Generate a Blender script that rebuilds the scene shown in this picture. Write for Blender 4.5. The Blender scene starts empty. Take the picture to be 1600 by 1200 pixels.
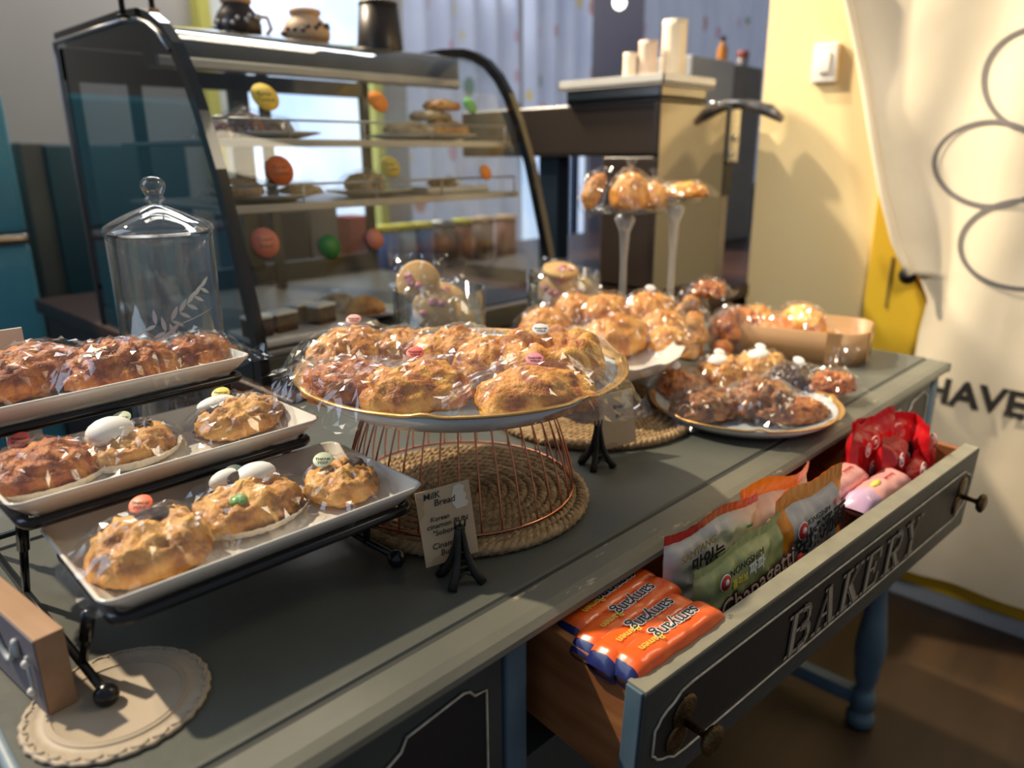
import bpy, bmesh, math, random
from mathutils import Vector, Matrix, noise, Euler
S = bpy.context.scene
COL = S.collection
PI = math.pi
# ---------------------------------------------------------------- camera
F = 1180.0
CX, CY = 800.0, 600.0
def cv(u, v): return Vector((u-CX, v-CY, F))
Zc = -cv(830, 4500); Zc.normalize()
Xc = cv(1975, 250); Xc -= Zc*Xc.dot(Zc); Xc.normalize()
Yc = Zc.cross(Xc)
R3 = Matrix((Xc, Yc, Zc))            # camera (right, down, forward) -> world
EYE = Vector((0, 0, .45))
cam = bpy.data.cameras.new('camera'); camo = bpy.data.objects.new('camera', cam); COL.objects.link(camo)
cam.sensor_width = 36; cam.lens = 36*F/1600
r, d, f = R3 @ Vector((1, 0, 0)), R3 @ Vector((0, 1, 0)), R3 @ Vector((0, 0, 1))
camo.matrix_world = Matrix(((r.x, -d.x, -f.x, EYE.x), (r.y, -d.y, -f.y, EYE.y), (r.z, -d.z, -f.z, EYE.z), (0, 0, 0, 1)))
cam.clip_start = .02
cam.dof.use_dof = True; cam.dof.focus_distance = .88; cam.dof.aperture_fstop = 2.9
S.camera = camo
def at(u, v, x=None, y=None, z=None):
    """world point where the sight line through a photograph pixel meets a plane"""
    q = R3 @ cv(u, v)
    t = (x-EYE.x)/q.x if x is not None else (y-EYE.y)/q.y if y is not None else ((z or 0)-EYE.z)/q.z
    return EYE + q*t
# ---------------------------------------------------------------- world and light
S.view_settings.view_transform = 'Standard'; S.view_settings.look = 'None'
S.view_settings.exposure = .15; S.view_settings.gamma = 1; S.view_settings.use_curve_mapping = False
S.cycles.transparent_max_bounces = 32; S.cycles.max_bounces = 8
S.cycles.caustics_reflective = False; S.cycles.caustics_refractive = False
S.cycles.sample_clamp_indirect = 4
W = bpy.data.worlds.new('world'); S.world = W; W.use_nodes = True
wn = W.node_tree.nodes['Background']; wn.inputs[0].default_value = (.72, .84, 1, 1); wn.inputs[1].default_value = .215
def light(name, kind, loc, to, energy, color, **k):
    L = bpy.data.lights.new(name, kind); o = bpy.data.objects.new(name, L); COL.objects.link(o)
    o.location = loc; o.rotation_euler = (Vector(to)-Vector(loc)).to_track_quat('-Z', 'Y').to_euler()
    L.energy = energy; L.color = color
    for a, b in k.items(): setattr(L, a, b)
    return o
light('sunlight', 'SUN', (0, 3, 4), Vector((0, 3, 4))+Vector((.22, -.60, -.77)), 4.2, (1, .84, .60), angle=math.radians(1.6))
light('track_spot', 'SPOT', (1.78, 2.75, 2.0), (2.62, .45, .15), 400, (1, .84, .60), spot_size=math.radians(52), spot_blend=.6, shadow_soft_size=.05)
light('front_fill', 'SPOT', (.2, -.5, 1.7), (2.55, .95, -.05), 180, (1, .88, .70), spot_size=math.radians(38), spot_blend=.7, shadow_soft_size=.25)  # added fill light, lifts the lower part of the cream wall
light('window_light', 'AREA', (-1.3, 1.9, 1.5), (.7, .8, 0), 16, (.60, .76, 1), shape='RECTANGLE', size=1.2, size_y=1.6)
light('fill_panel', 'AREA', (1.4, 2.6, 2.2), (1.2, .9, 0), 11, (1, .88, .68), shape='RECTANGLE', size=1.6, size_y=.25)  # added area light, gives the cellophane its long warm streaks
light('back_room_fill', 'AREA', (2.0, 3.7, 2.7), (2.4, 4.3, .3), 55, (.92, .94, 1), shape='RECTANGLE', size=2.5, size_y=.6)  # added area light, brightens the otherwise dim greige back wall
light('fill_panel', 'AREA', (2.2, -.4, 2.1), (2.6, .3, .4), 12, (1, .86, .62), shape='RECTANGLE', size=1.0, size_y=.5)  # added area light, brightens the banner from the front
# ---------------------------------------------------------------- materials
MC = {}
def mat(name, c1, c2=None, rough=.5, metal=0, scale=8, bump=0, bscale=None, stretch=(1, 1, 1), lo=.35, hi=.65, trans=0, emit=0, coat=0, spec=.5, detail=5, c3=None):
    if name in MC: return MC[name]
    m = bpy.data.materials.new(name); m.use_nodes = True; N = m.node_tree.nodes; L = m.node_tree.links
    b = N['Principled BSDF']; b.inputs['Roughness'].default_value = rough; b.inputs['Metallic'].default_value = metal
    b.inputs['Coat Weight'].default_value = coat; b.inputs['Specular IOR Level'].default_value = spec
    b.inputs['Transmission Weight'].default_value = trans
    tc = N.new('ShaderNodeTexCoord'); mp = N.new('ShaderNodeMapping'); mp.inputs['Scale'].default_value = stretch
    L.new(tc.outputs['Object'], mp.inputs[0])
    n = N.new('ShaderNodeTexNoise'); n.inputs['Scale'].default_value = scale; n.inputs['Detail'].default_value = detail
    L.new(mp.outputs[0], n.inputs['Vector'])
    rp = N.new('ShaderNodeValToRGB'); e = rp.color_ramp.elements
    c2 = c2 or tuple(x*.86 for x in c1)
    e[0].position = lo; e[0].color = (*c1, 1); e[1].position = hi; e[1].color = (*c2, 1)
    if c3: q = e.new(min(.97, hi+.12)); q.color = (*c3, 1)
    L.new(n.outputs[0], rp.inputs[0]); L.new(rp.outputs[0], b.inputs['Base Color'])
    if emit:
        L.new(rp.outputs[0], b.inputs['Emission Color']); b.inputs['Emission Strength'].default_value = emit
    if bump:
        bn = N.new('ShaderNodeTexNoise'); bn.inputs['Scale'].default_value = bscale or scale*3; bn.inputs['Detail'].default_value = 6
        L.new(mp.outputs[0], bn.inputs['Vector'])
        bu = N.new('ShaderNodeBump'); bu.inputs['Strength'].default_value = min(1, bump); bu.inputs['Distance'].default_value = .004
        L.new(bn.outputs[0], bu.inputs['Height']); L.new(bu.outputs[0], b.inputs['Normal'])
    MC[name] = m; return m
def clear(name, base=.04, rough=.05, tint=(1, 1, 1), bump=0, bscale=60, gl=(1, 1, 1), k=1.0, haze=0):
    """a thin clear sheet: see-through, mirror-like towards grazing angles"""
    if name in MC: return MC[name]
    m = bpy.data.materials.new(name); m.use_nodes = True; N = m.node_tree.nodes; L = m.node_tree.links
    N.remove(N['Principled BSDF']); out = N['Material Output']
    t = N.new('ShaderNodeBsdfTransparent'); t.inputs[0].default_value = (*tint, 1)
    g = N.new('ShaderNodeBsdfGlossy'); g.inputs['Roughness'].default_value = rough; g.inputs[0].default_value = (*gl, 1)
    fr = N.new('ShaderNodeLayerWeight'); fr.inputs['Blend'].default_value = .5
    pw = N.new('ShaderNodeMath'); pw.operation = 'POWER'; pw.inputs[1].default_value = 4; L.new(fr.outputs['Facing'], pw.inputs[0])
    ma = N.new('ShaderNodeMath'); ma.operation = 'MULTIPLY_ADD'; ma.inputs[1].default_value = k*.75; ma.inputs[2].default_value = base; ma.use_clamp = True
    L.new(pw.outputs[0], ma.inputs[0])
    mx = N.new('ShaderNodeMixShader'); L.new(ma.outputs[0], mx.inputs[0]); L.new(t.outputs[0], mx.inputs[1]); L.new(g.outputs[0], mx.inputs[2])
    last = mx
    if haze:
        df = N.new('ShaderNodeBsdfDiffuse'); df.inputs[0].default_value = (.85, .88, .9, 1)
        m2 = N.new('ShaderNodeMixShader'); m2.inputs[0].default_value = haze; L.new(mx.outputs[0], m2.inputs[1]); L.new(df.outputs[0], m2.inputs[2]); last = m2
    if bump:
        tc = N.new('ShaderNodeTexCoord'); n = N.new('ShaderNodeTexVoronoi'); n.inputs['Scale'].default_value = bscale; n.feature = 'F1'
        nn = N.new('ShaderNodeTexNoise'); nn.inputs['Scale'].default_value = bscale*.6
        L.new(tc.outputs['Object'], nn.inputs['Vector'])
        ad = N.new('ShaderNodeMixRGB'); ad.inputs[0].default_value = .05; L.new(tc.outputs['Object'], ad.inputs[1]); L.new(nn.outputs[1], ad.inputs[2]); L.new(ad.outputs[0], n.inputs['Vector'])
        bu = N.new('ShaderNodeBump'); bu.inputs['Strength'].default_value = bump; bu.inputs['Distance'].default_value = .004
        L.new(n.outputs[0], bu.inputs['Height']); L.new(bu.outputs[0], g.inputs['Normal']); L.new(bu.outputs[0], fr.inputs['Normal'])
    L.new(last.outputs[0], out.inputs[0])
    MC[name] = m; return m
def worn(name, base, base2, chip, amount=.62, rough=.42, stretch=(1, 1, 1)):
    """painted wood with scratches and chips of another colour"""
    if name in MC: return MC[name]
    m = mat(name, base, base2, rough=rough, scale=5, bump=.15, bscale=40, stretch=stretch); N = m.node_tree.nodes; L = m.node_tree.links
    b = N['Principled BSDF']; rp = [n for n in N if n.type == 'VALTORGB'][0]; mp = [n for n in N if n.type == 'MAPPING'][0]
    n = N.new('ShaderNodeTexNoise'); n.inputs['Scale'].default_value = 26; n.inputs['Detail'].default_value = 8; n.inputs['Roughness'].default_value = .7
    m2 = N.new('ShaderNodeMapping'); m2.inputs['Scale'].default_value = (.35, 1.6, 1.6); m2.inputs['Rotation'].default_value = (0, .12, .1)
    L.new(mp.outputs[0], m2.inputs[0]); L.new(m2.outputs[0], n.inputs['Vector'])
    r2 = N.new('ShaderNodeValToRGB'); r2.color_ramp.elements[0].position = amount; r2.color_ramp.elements[1].position = amount+.035
    L.new(n.outputs[0], r2.inputs[0])
    mx = N.new('ShaderNodeMixRGB'); L.new(r2.outputs[0], mx.inputs[0]); L.new(rp.outputs[0], mx.inputs[1]); mx.inputs[2].default_value = (*chip, 1)
    L.new(mx.outputs[0], b.inputs['Base Color'])
    return m
M_paint = worn('sage_grey_paint', (.100, .105, .090), (.080, .087, .078), (.33, .29, .21), .70, .38)
M_edge = worn('worn_edge_paint', (.150, .148, .118), (.112, .114, .094), (.42, .34, .24), .61, .4)
M_front = worn('slate_paint', (.055, .062, .060), (.044, .051, .051), (.32, .24, .15), .665, .45)
M_dark = worn('blackboard_paint', (.012, .0125, .015), (.017, .017, .018), (.30, .24, .17), .69, .5)
M_blue = mat('blue_grey_paint', (.10, .16, .21), (.07, .12, .17), rough=.5, scale=12)
M_line = mat('cream_line', (.62, .58, .48), (.40, .36, .30), rough=.6, scale=60)
M_groove = mat('groove_dark', (.03, .032, .03), rough=.7)
M_wood = mat('drawer_wood', (.36, .15, .052), (.24, .085, .028), rough=.55, scale=3, stretch=(2, 2, 14), bump=.1)
M_black = mat('black_enamel', (.008, .009, .011), (.012, .012, .014), rough=.22, scale=10)
M_porc = mat('white_porcelain', (.80, .76, .70), (.76, .72, .66), rough=.12, scale=6, coat=.4)
M_white = mat('white_plastic', (.78, .76, .70), (.72, .70, .65), rough=.4, scale=6)
M_copper = mat('copper_wire', (.72, .30, .19), (.60, .24, .14), rough=.2, metal=1, scale=30)
M_gold = mat('gold_rim', (.72, .44, .16), (.60, .34, .10), rough=.25, metal=.7, scale=30)
M_brass = mat('antique_brass', (.16, .10, .045), (.07, .045, .02), rough=.35, metal=.9, scale=60, bump=.5, bscale=300)
M_iron = mat('dark_cast_iron', (.035, .034, .030), (.02, .02, .018), rough=.5, metal=.5, scale=60, bump=.3)
M_steel = mat('brushed_steel', (.45, .44, .42), (.36, .35, .33), rough=.28, metal=1, scale=4, stretch=(1, 1, 30))
M_chrome = mat('chrome', (.7, .7, .7), (.6, .6, .6), rough=.1, metal=1, scale=6)
M_film = clear('cellophane', .085, .12, bump=.08, bscale=34, k=.35)
M_glass = clear('thin_glass', .06, .03, (.95, .975, .985), k=1.3)
M_tint = clear('smoked_glass', .06, .03, (.42, .47, .52), k=1.6)
M_ink = mat('black_ink', (.012, .012, .014), rough=.6)
M_cream_wall = mat('cream_wall_paint', (.82, .66, .36), (.78, .62, .33), rough=.8, scale=2, bump=.05, bscale=80)
M_straw = mat('braided_seagrass', (.46, .31, .16), (.24, .145, .065), rough=.7, scale=60, bump=.6, bscale=240, c3=(.66, .56, .40))
def pastry_mat(name, a, b, c, sc=22, rough=.5, bump=.7):
    return mat(name, a, b, rough=rough, scale=sc*1.9, bump=bump, bscale=sc*9, lo=.38, hi=.52, c3=c, detail=8, coat=.15)
P_flaky = pastry_mat('flaky_pastry', (.84, .43, .085), (.68, .27, .04), (.38, .11, .02))
P_cinn = pastry_mat('cinnamon_pastry', (.66, .24, .045), (.48, .135, .025), (.24, .055, .014), 26)
P_cookie = pastry_mat('cookie_dough', (.76, .41, .105), (.62, .28, .06), (.34, .13, .03), 16)
P_bun = pastry_mat('bun_crust', (.84, .42, .09), (.70, .28, .045), (.45, .15, .025), 16)
P_dark = pastry_mat('dark_glazed_pastry', (.46, .19, .05), (.30, .10, .025), (.12, .04, .012), 24, .3)
P_choc = mat('chocolate', (.06, .025, .015), (.03, .013, .009), rough=.35, scale=30, bump=.5)
P_sugar = mat('butter_cookie', (.76, .48, .17), (.68, .38, .12), rough=.6, scale=20, bump=.2)
M_marsh = mat('marshmallow', (.86, .84, .80), (.80, .78, .74), rough=.55, scale=20)
M_paper = mat('white_baking_paper', (.72, .64, .52), (.62, .54, .43), rough=.7, scale=30)
# ---------------------------------------------------------------- object helpers
def tag(o, label, cat=None, group=None, kind=None):
    if label: o['label'] = label
    if cat: o['category'] = cat
    if group: o['group'] = group
    if kind: o['kind'] = kind
    return o
def empty(name, loc=(0, 0, 0), rz=0, label=None, cat=None, group=None):
    o = bpy.data.objects.new(name, None); COL.objects.link(o); o.empty_display_size = .02
    o.location = loc; o.rotation_euler = (0, 0, rz); return tag(o, label, cat, group)
def mk(name, vf, m, parent=None, smooth=True, loc=None, rot=None, mats=None, mi=None):
    vs, fs = vf; me = bpy.data.meshes.new(name); me.from_pydata([tuple(v) for v in vs], [], fs)
    for q in (mats or [m]): me.materials.append(q)
    if mi: me.polygons.foreach_set('material_index', mi)
    if smooth: me.polygons.foreach_set('use_smooth', [True]*len(me.polygons))
    me.update(); o = bpy.data.objects.new(name, me); COL.objects.link(o)
    if parent: o.parent = parent
    if loc is not None: o.location = loc
    if rot is not None: o.rotation_euler = rot
    return o
def recalc(o):
    b = bmesh.new(); b.from_mesh(o.data); bmesh.ops.recalc_face_normals(b, faces=b.faces); b.to_mesh(o.data); b.free(); return o
def join(*L):
    V, Fs = [], []
    for v, fs in L:
        k = len(V); V += [tuple(q) for q in v]; Fs += [tuple(i+k for i in q) for q in fs]
    return V, Fs
def tr(vf, loc=(0, 0, 0), rot=(0, 0, 0), sc=(1, 1, 1)):
    m = Matrix.Translation(loc) @ Euler(rot).to_matrix().to_4x4() @ Matrix.Diagonal((*sc, 1))
    return [tuple(m @ Vector(v)) for v in vf[0]], vf[1]
def box(x0, x1, y0, y1, z0, z1, bev=.002, seg=2):
    b = bmesh.new(); bmesh.ops.create_cube(b, size=1)
    for v in b.verts: v.co = ((x0+x1)/2+v.co.x*(x1-x0), (y0+y1)/2+v.co.y*(y1-y0), (z0+z1)/2+v.co.z*(z1-z0))
    if bev: bmesh.ops.bevel(b, geom=b.edges[:], offset=bev, segments=seg, profile=.6, affect='EDGES')
    b.verts.index_update(); r = ([tuple(v.co) for v in b.verts], [tuple(v.index for v in q.verts) for q in b.faces]); b.free(); return r
def lathe(prof, n=48, loc=(0, 0, 0), cap=True, wob=None):
    V, Fs = [], []
    for i, (r_, z) in enumerate(prof):
        for j in range(n):
            a = 2*PI*j/n; rr, zz = (r_, z) if not wob else wob(r_, z, a)
            V.append((loc[0]+rr*math.cos(a), loc[1]+rr*math.sin(a), loc[2]+zz))
    for i in range(len(prof)-1):
        for j in range(n):
            Fs.append((i*n+j, i*n+(j+1) % n, (i+1)*n+(j+1) % n, (i+1)*n+j))
    if cap:
        if prof[0][0] > 1e-5: Fs.append(tuple(range(n))[::-1])
        if prof[-1][0] > 1e-5: Fs.append(tuple((len(prof)-1)*n+j for j in range(n)))
    return V, Fs
def tube(path, r_=.003, n=8, closed=False, flat=None):
    P = [Vector(p) for p in path]; V, Fs = [], []; m = len(P); up = None
    for i, p in enumerate(P):
        a = P[(i-1) % m] if closed or i else p; b = P[(i+1) % m] if closed or i < m-1 else p
        t = (b-a).normalized()
        if up is None: up = t.orthogonal().normalized()
        up = (up-t*up.dot(t)).normalized(); s = t.cross(up); rr = r_[i] if isinstance(r_, (list, tuple)) else r_
        for j in range(n):
            q = 2*PI*j/n; V.append(p+up*math.cos(q)*rr+s*math.sin(q)*rr)
    for i in range(m if closed else m-1):
        for j in range(n): Fs.append((i*n+j, i*n+(j+1) % n, ((i+1) % m)*n+(j+1) % n, ((i+1) % m)*n+j))
    if not closed: Fs += [tuple(range(n))[::-1], tuple((m-1)*n+j for j in range(n))]
    return V, Fs
def ball(c, r_, sc=(1, 1, 1), n=16):
    return lathe([(max(1e-4, math.sin(PI*i/(n//2)))*r_*sc[0], -math.cos(PI*i/(n//2))*r_*sc[2]) for i in range(n//2+1)], n, c, False)
def ext(poly, z0, z1):
    n = len(poly); return [(x, y, z0) for x, y in poly]+[(x, y, z1) for x, y in poly], [tuple(range(n))[::-1], tuple(range(n, 2*n))]+[(i, (i+1) % n, n+(i+1) % n, n+i) for i in range(n)]
def grid(nx, ny, fn):
    V = [fn(i/(nx-1), j/(ny-1)) for j in range(ny) for i in range(nx)]
    return V, [(j*nx+i, j*nx+i+1, (j+1)*nx+i+1, (j+1)*nx+i) for j in range(ny-1) for i in range(nx-1)]
DG = None
def text(body, size, m, parent, loc, rot=(0, 0, 0), extr=.0003, shear=0, space=1, sx=1, name='lettering', off=0, align='CENTER', mtx=None):
    c = bpy.data.curves.new('t', 'FONT'); c.body = body; c.size = size; c.extrude = extr; c.shear = shear; c.space_character = space
    c.align_x = align; c.align_y = 'CENTER'; c.offset = off; c.resolution_u = 3
    o = bpy.data.objects.new('t', c); COL.objects.link(o); bpy.context.view_layer.update()
    me = bpy.data.meshes.new_from_object(o.evaluated_get(bpy.context.evaluated_depsgraph_get()))
    bpy.data.objects.remove(o); bpy.data.curves.remove(c)
    me.materials.clear(); me.materials.append(m)
    if sx != 1:
        for v in me.vertices: v.co.x *= sx
    o = bpy.data.objects.new(name, me); COL.objects.link(o); o.parent = parent
    if mtx is not None: o.matrix_local = mtx
    else: o.location = loc; o.rotation_euler = rot
    return o
def basis(o, xa, ya):
    xa = Vector(xa).normalized(); ya = Vector(ya); ya = (ya-xa*ya.dot(xa)).normalized(); za = xa.cross(ya); o = Vector(o)
    return Matrix(((xa.x, ya.x, za.x, o.x), (xa.y, ya.y, za.y, o.y), (xa.z, ya.z, za.z, o.z), (0, 0, 0, 1)))
def copy_tree(o, parent=None):
    c = o.copy(); COL.objects.link(c); c.parent = parent
    for ch in list(o.children): copy_tree(ch, c)
    return c
# ---------------------------------------------------------------- the room
FZ = -.99
def struct(name, vf, m, smooth=False, mats=None, mi=None):
    return tag(mk(name, vf, m, smooth=smooth, mats=mats, mi=mi), None, kind='structure')
M_floor = mat('dark_wood_floor', (.030, .017, .009), (.050, .028, .013), rough=.45, scale=1.6, stretch=(1, 6, 1), bump=.1)
struct('floor', box(-2.5, 9, -2, 5, FZ-.05, FZ, 0), M_floor)
WX = 2.56
struct('wall_right', box(WX, WX+.16, -1.8, 1.27, FZ, 2.6, .002), M_cream_wall)
M_greige = mat('greige_wall_paint', (.42, .38, .32), (.39, .35, .30), rough=.85, scale=2)
M_mauve = mat('grey_mauve_wall', (.26, .25, .29), (.23, .22, .26), rough=.85, scale=2)
# back wall with a window opening: four pieces in one mesh
wx0, wx1, wz0, wz1 = 2.17, 3.30, -.10, 2.3
bw = join(box(-2.5, wx0, 4.5, 4.6, FZ, 2.8, 0), box(wx1, 9, 4.5, 4.6, FZ, 2.8, 0), box(wx0, wx1, 4.5, 4.6, FZ, wz0, 0), box(wx0, wx1, 4.5, 4.6, wz1, 2.8, 0))
struct('wall_back', bw, M_greige)
struct('wall_far_right', box(9, 9.1, -2, 4.6, FZ, 2.8, 0), M_mauve)
M_yframe = mat('yellow_window_frame', (.62, .56, .12), (.56, .50, .10), rough=.5, scale=5)
w1 = tag(bpy.data.objects.new('window_1', None), None, kind='structure'); COL.objects.link(w1)
fr = [box(wx0-.05, wx0+.02, 4.40, 4.5, wz0-.05, wz1+.05, .004), box(wx1-.02, wx1+.05, 4.40, 4.5, wz0-.05, wz1+.05, .004), box(wx0, wx1, 4.40, 4.5, wz0-.06, wz0, .004), box(wx0, wx1, 4.40, 4.5, wz1, wz1+.06, .004)]
mk('window_frame', join(*fr), M_yframe, w1, False)
M_sky = mat('daylit_frosted_pane', (.50, .68, .98), (.78, .88, 1.0), rough=.3, scale=1.6, emit=.85, detail=3)
mk('window_pane', box(wx0, wx1, 4.5, 4.51, wz0, wz1, 0), M_sky, w1, False)
mk('window_jamb', box(wx0+.02, wx0+.13, 4.44, 4.49, wz0, wz1, .003), mat('white_jamb', (.8, .8, .74), rough=.5), w1, False)
w2 = tag(bpy.data.objects.new('window_2', None), None, kind='structure'); COL.objects.link(w2)
mk('window_pane', box(4.3, 6.6, 4.47, 4.49, -.3, .75, 0), M_sky, w2, False)
mk('window_frame', join(box(4.24, 6.66, 4.42, 4.50, -.36, -.3, .004), box(4.24, 6.66, 4.42, 4.50, .75, .81, .004), box(4.24, 4.30, 4.42, 4.50, -.3, .75, .004), box(5.42, 5.50, 4.42, 4.47, -.3, .75, .004), box(6.60, 6.66, 4.42, 4.50, -.3, .75, .004)), mat('navy_frame', (.03, .045, .08), rough=.4), w2, False)
# yellow door in the right wall, behind the banner
M_yel = mat('yellow_door_paint', (.80, .52, .035), (.76, .48, .03), rough=.4, scale=3)
d1 = tag(bpy.data.objects.new('door_1', None), None, kind='structure'); COL.objects.link(d1)
mk('door_panel', box(WX-.035, WX-.002, -.9, .845, -.93, 1.15, .004), M_yel, d1, False)
mk('door_seam', box(WX-.038, WX-.034, .772, .780, -.02, .14, .001), mat('dark_slit', (.25, .17, .03), rough=.6), d1, False)
kb = at(1417, 430, x=WX-.07)
mk('door_knob', tr(lathe([(.008, 0), (.010, .02), (.024, .03), (.027, .045), (.018, .056), (.0001, .058)], 20), (WX-.034, kb.y-.005, kb.z), (0, -PI/2, 0)), M_iron, d1)
struct('baseboard_right', box(WX-.03, WX-.001, -1.8, 1.268, FZ, -.935, .004), mat('blue_white_baseboard', (.36, .40, .48), rough=.5))
def soft(p):  # small rounded plate
    return p
sw = empty('light_switch', at(1291, 99, x=WX-.008), 0, 'white light switch plate on the cream wall left of the hanging banner', 'light switch')
mk('cover_plate', box(-.012, .008, -.040, .040, -.058, .058, .006, 3), M_white, sw)
mk('rocker', tr(box(-.019, -.012, -.017, .017, -.030, .030, .002), (0, 0, 0), (0, .06, 0)), M_porc, sw)
# ---------------------------------------------------------------- banner
M_cloth = mat('cream_canvas', (.74, .64, .48), (.70, .60, .44), rough=.9, scale=7, bump=.1, bscale=300)
BX = 2.44
edge = [(1.02, 1.02, .0), ]
bed = [at(u, v, x=BX) for u, v in ((1322, -60), (1335, 0), (1352, 90), (1368, 180), (1388, 290), (1408, 380), (1432, 436), (1445, 470), (1432, 520), (1420, 600), (1414, 700), (1410, 800), (1404, 925))]
def edge_y(z):
    for a, b in zip(bed, bed[1:]):
        if a.z >= z >= b.z: return a.y+(b.y-a.y)*(a.z-z)/(a.z-b.z)
    return bed[0].y if z > bed[0].z else bed[-1].y
def ban_x(y, z): 
    return BX+.011*math.sin(9*y+1.6*math.sin(2.2*z+.6))+.010*math.sin(21*y+2.2*z)+.006*noise.noise(Vector((y*9, z*5, 1)))
zb, zt = -.845, 1.05
def banf(s, t):
    z = zb+(zt-zb)*t; e = edge_y(z); y = e+(-.9-e)*s
    x = ban_x(y, z) + (-.03*math.exp(-((s)/.03)**2) if z > .1 else .01*math.exp(-(s/.03)**2))
    return (x, y, z)
bn = empty('banner', (0, 0, 0), 0, 'cream cloth banner with looping grey line print hanging over the yellow door', 'banner')
mk('cloth', grid(220, 200, banf), M_cloth, bn)
hem = [Vector(banf(0, t/60)) for t in range(61)]
mk('rolled_hem', tube([h+Vector((-.012, .006, 0)) for h in hem if h.z > .09], .011, 8), M_cloth, bn)
def loop(u0, v0, ru, rv, a0, a1):
    out = []
    for i in range(61):
        a = a0+(a1-a0)*i/60; p = at(u0+ru*math.cos(a), v0+rv*math.sin(a), x=BX); out.append(p)
    return out
M_grey = mat('grey_print', (.17, .155, .15), (.14, .13, .125), rough=.85)
def ribbon(pts, w):
    V, Fs = [], []
    for i, p in enumerate(pts):
        a = pts[max(0, i-1)]; b = pts[min(len(pts)-1, i+1)]; t = Vector((0, b.y-a.y, b.z-a.z)).normalized(); n_ = Vector((0, -t.z, t.y))
        for s in (-1, 1):
            q = p+n_*w*s; V.append((ban_x(q.y, q.z)-.0035, q.y, q.z))
    for i in range(len(pts)-1): Fs.append((2*i, 2*i+1, 2*i+3, 2*i+2))
    return V, Fs
mk('loop_print', join(ribbon(loop(1625, 125, 90, 80, 1.9, 4.9), .006), ribbon(loop(1550, 256, 92, 66, .35, 6.0), .006), ribbon(loop(1612, 382, 112, 70, 1.55, 4.75), .006)), M_grey, bn, False)
pa = at(1540, 627, x=BX-.03)
hv = text('HAVE', .105, mat('charcoal_print', (.07, .065, .06), rough=.85), bn, None, extr=.0004, space=1.0, off=.0035, mtx=basis((BX-.036, pa.y+.035, pa.z), (0, -1, -.04), (0, 0, 1)))
hm = basis((BX-.036, pa.y+.035, pa.z), (0, -1, -.04), (0, 0, 1)); hi_ = hm.inverted()
for v_ in hv.data.vertices:   # the print lies on the cloth
    w_ = hm @ v_.co; w_.x = ban_x(w_.y, w_.z)-.009; v_.co = hi_ @ w_
# ---------------------------------------------------------------- patterned curtains and things far behind
M_cur = mat('pale_print_curtain', (.58, .62, .72), (.50, .54, .66), rough=.9, scale=4, emit=.22)  # cloth with a weak glow of its own, standing in for brighter light
def motif(name, cols):
    m = mat(name, (.55, .60, .74), (.47, .52, .68), rough=.9, scale=4, emit=.0); N = m.node_tree.nodes; L = m.node_tree.links; b = N['Principled BSDF']
    rp = [n for n in N if n.type == 'VALTORGB'][0]; mp = [n for n in N if n.type == 'MAPPING'][0]; mp.inputs['Scale'].default_value = (1, 1, .6)
    v = N.new('ShaderNodeTexVoronoi'); v.inputs['Scale'].default_value = 7.5; L.new(mp.outputs[0], v.inputs['Vector'])
    r2 = N.new('ShaderNodeValToRGB'); r2.color_ramp.elements[0].position = .24; r2.color_ramp.elements[0].color = (1, 1, 1, 1); r2.color_ramp.elements[1].position = .30; r2.color_ramp.elements[1].color = (0, 0, 0, 1)
    L.new(v.outputs['Distance'], r2.inputs[0])
    r3 = N.new('ShaderNodeValToRGB'); r3.color_ramp.interpolation = 'CONSTANT'; e = r3.color_ramp.elements; e[0].color = (*cols[0], 1); e[1].position = .3; e[1].color = (*cols[1], 1)
    for i, c in enumerate(cols[2:]): q = e.new(.5+.2*i); q.color = (*c, 1)
    L.new(v.outputs['Color'], r3.inputs[0])
    mx = N.new('ShaderNodeMixRGB'); L.new(r2.outputs[0], mx.inputs[0]); L.new(rp.outputs[0], mx.inputs[1]); L.new(r3.outputs[0], mx.inputs[2])
    L.new(mx.outputs[0], b.inputs['Base Color']); L.new(mx.outputs[0], b.inputs['Emission Color']); b.inputs['Emission Strength'].default_value = .22  # emission makes the cloth look better lit; the curtain is no light source
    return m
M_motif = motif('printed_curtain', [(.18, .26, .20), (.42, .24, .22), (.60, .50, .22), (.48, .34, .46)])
def curtain(u0, u1, y, zt_, zb_, ph, label):
    a = at(u0, 40, y=y).x; b = at(u1, 40, y=y).x
    o = mk('window_curtain', grid(70, 14, lambda s, t: (a+(b-a)*s, y+.035*math.sin(s*(b-a)*34+ph+.5*t), zb_+(zt_-zb_)*t)), M_motif)
    tag(o, label, 'curtain', 'printed curtains behind the machines')
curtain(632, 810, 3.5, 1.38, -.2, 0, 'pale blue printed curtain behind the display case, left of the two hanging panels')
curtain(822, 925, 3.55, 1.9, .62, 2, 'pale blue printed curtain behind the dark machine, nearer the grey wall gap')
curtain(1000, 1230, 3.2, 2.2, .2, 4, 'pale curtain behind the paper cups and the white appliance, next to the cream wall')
o = mk('wall_panel', box(at(925, 60, y=3.9).x, at(1080, 60, y=3.9).x, 3.9, 3.95, -.3, 2.4, 0), M_mauve, smooth=False); o.name = 'trim_1'; o['kind'] = 'structure'
lampP = at(968, 4, y=3.4)
lm = empty('ceiling_lamp', lampP, 0, 'small round white lit lamp high in the dark gap between curtains', 'lamp')
mk('bulb', ball((0, 0, 0), .045), mat('lit_bulb', (1, .95, .88), (1, .95, .88), emit=4), lm)
mk('rod', tube([(0, 0, .04), (0, 0, 1.0)], .006, 6), M_black, lm)
M_tq = mat('turquoise_enamel', (.10, .36, .43), (.085, .32, .40), rough=.25, scale=2, coat=.4)
fp = at(62, 530, y=3.0)
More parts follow.
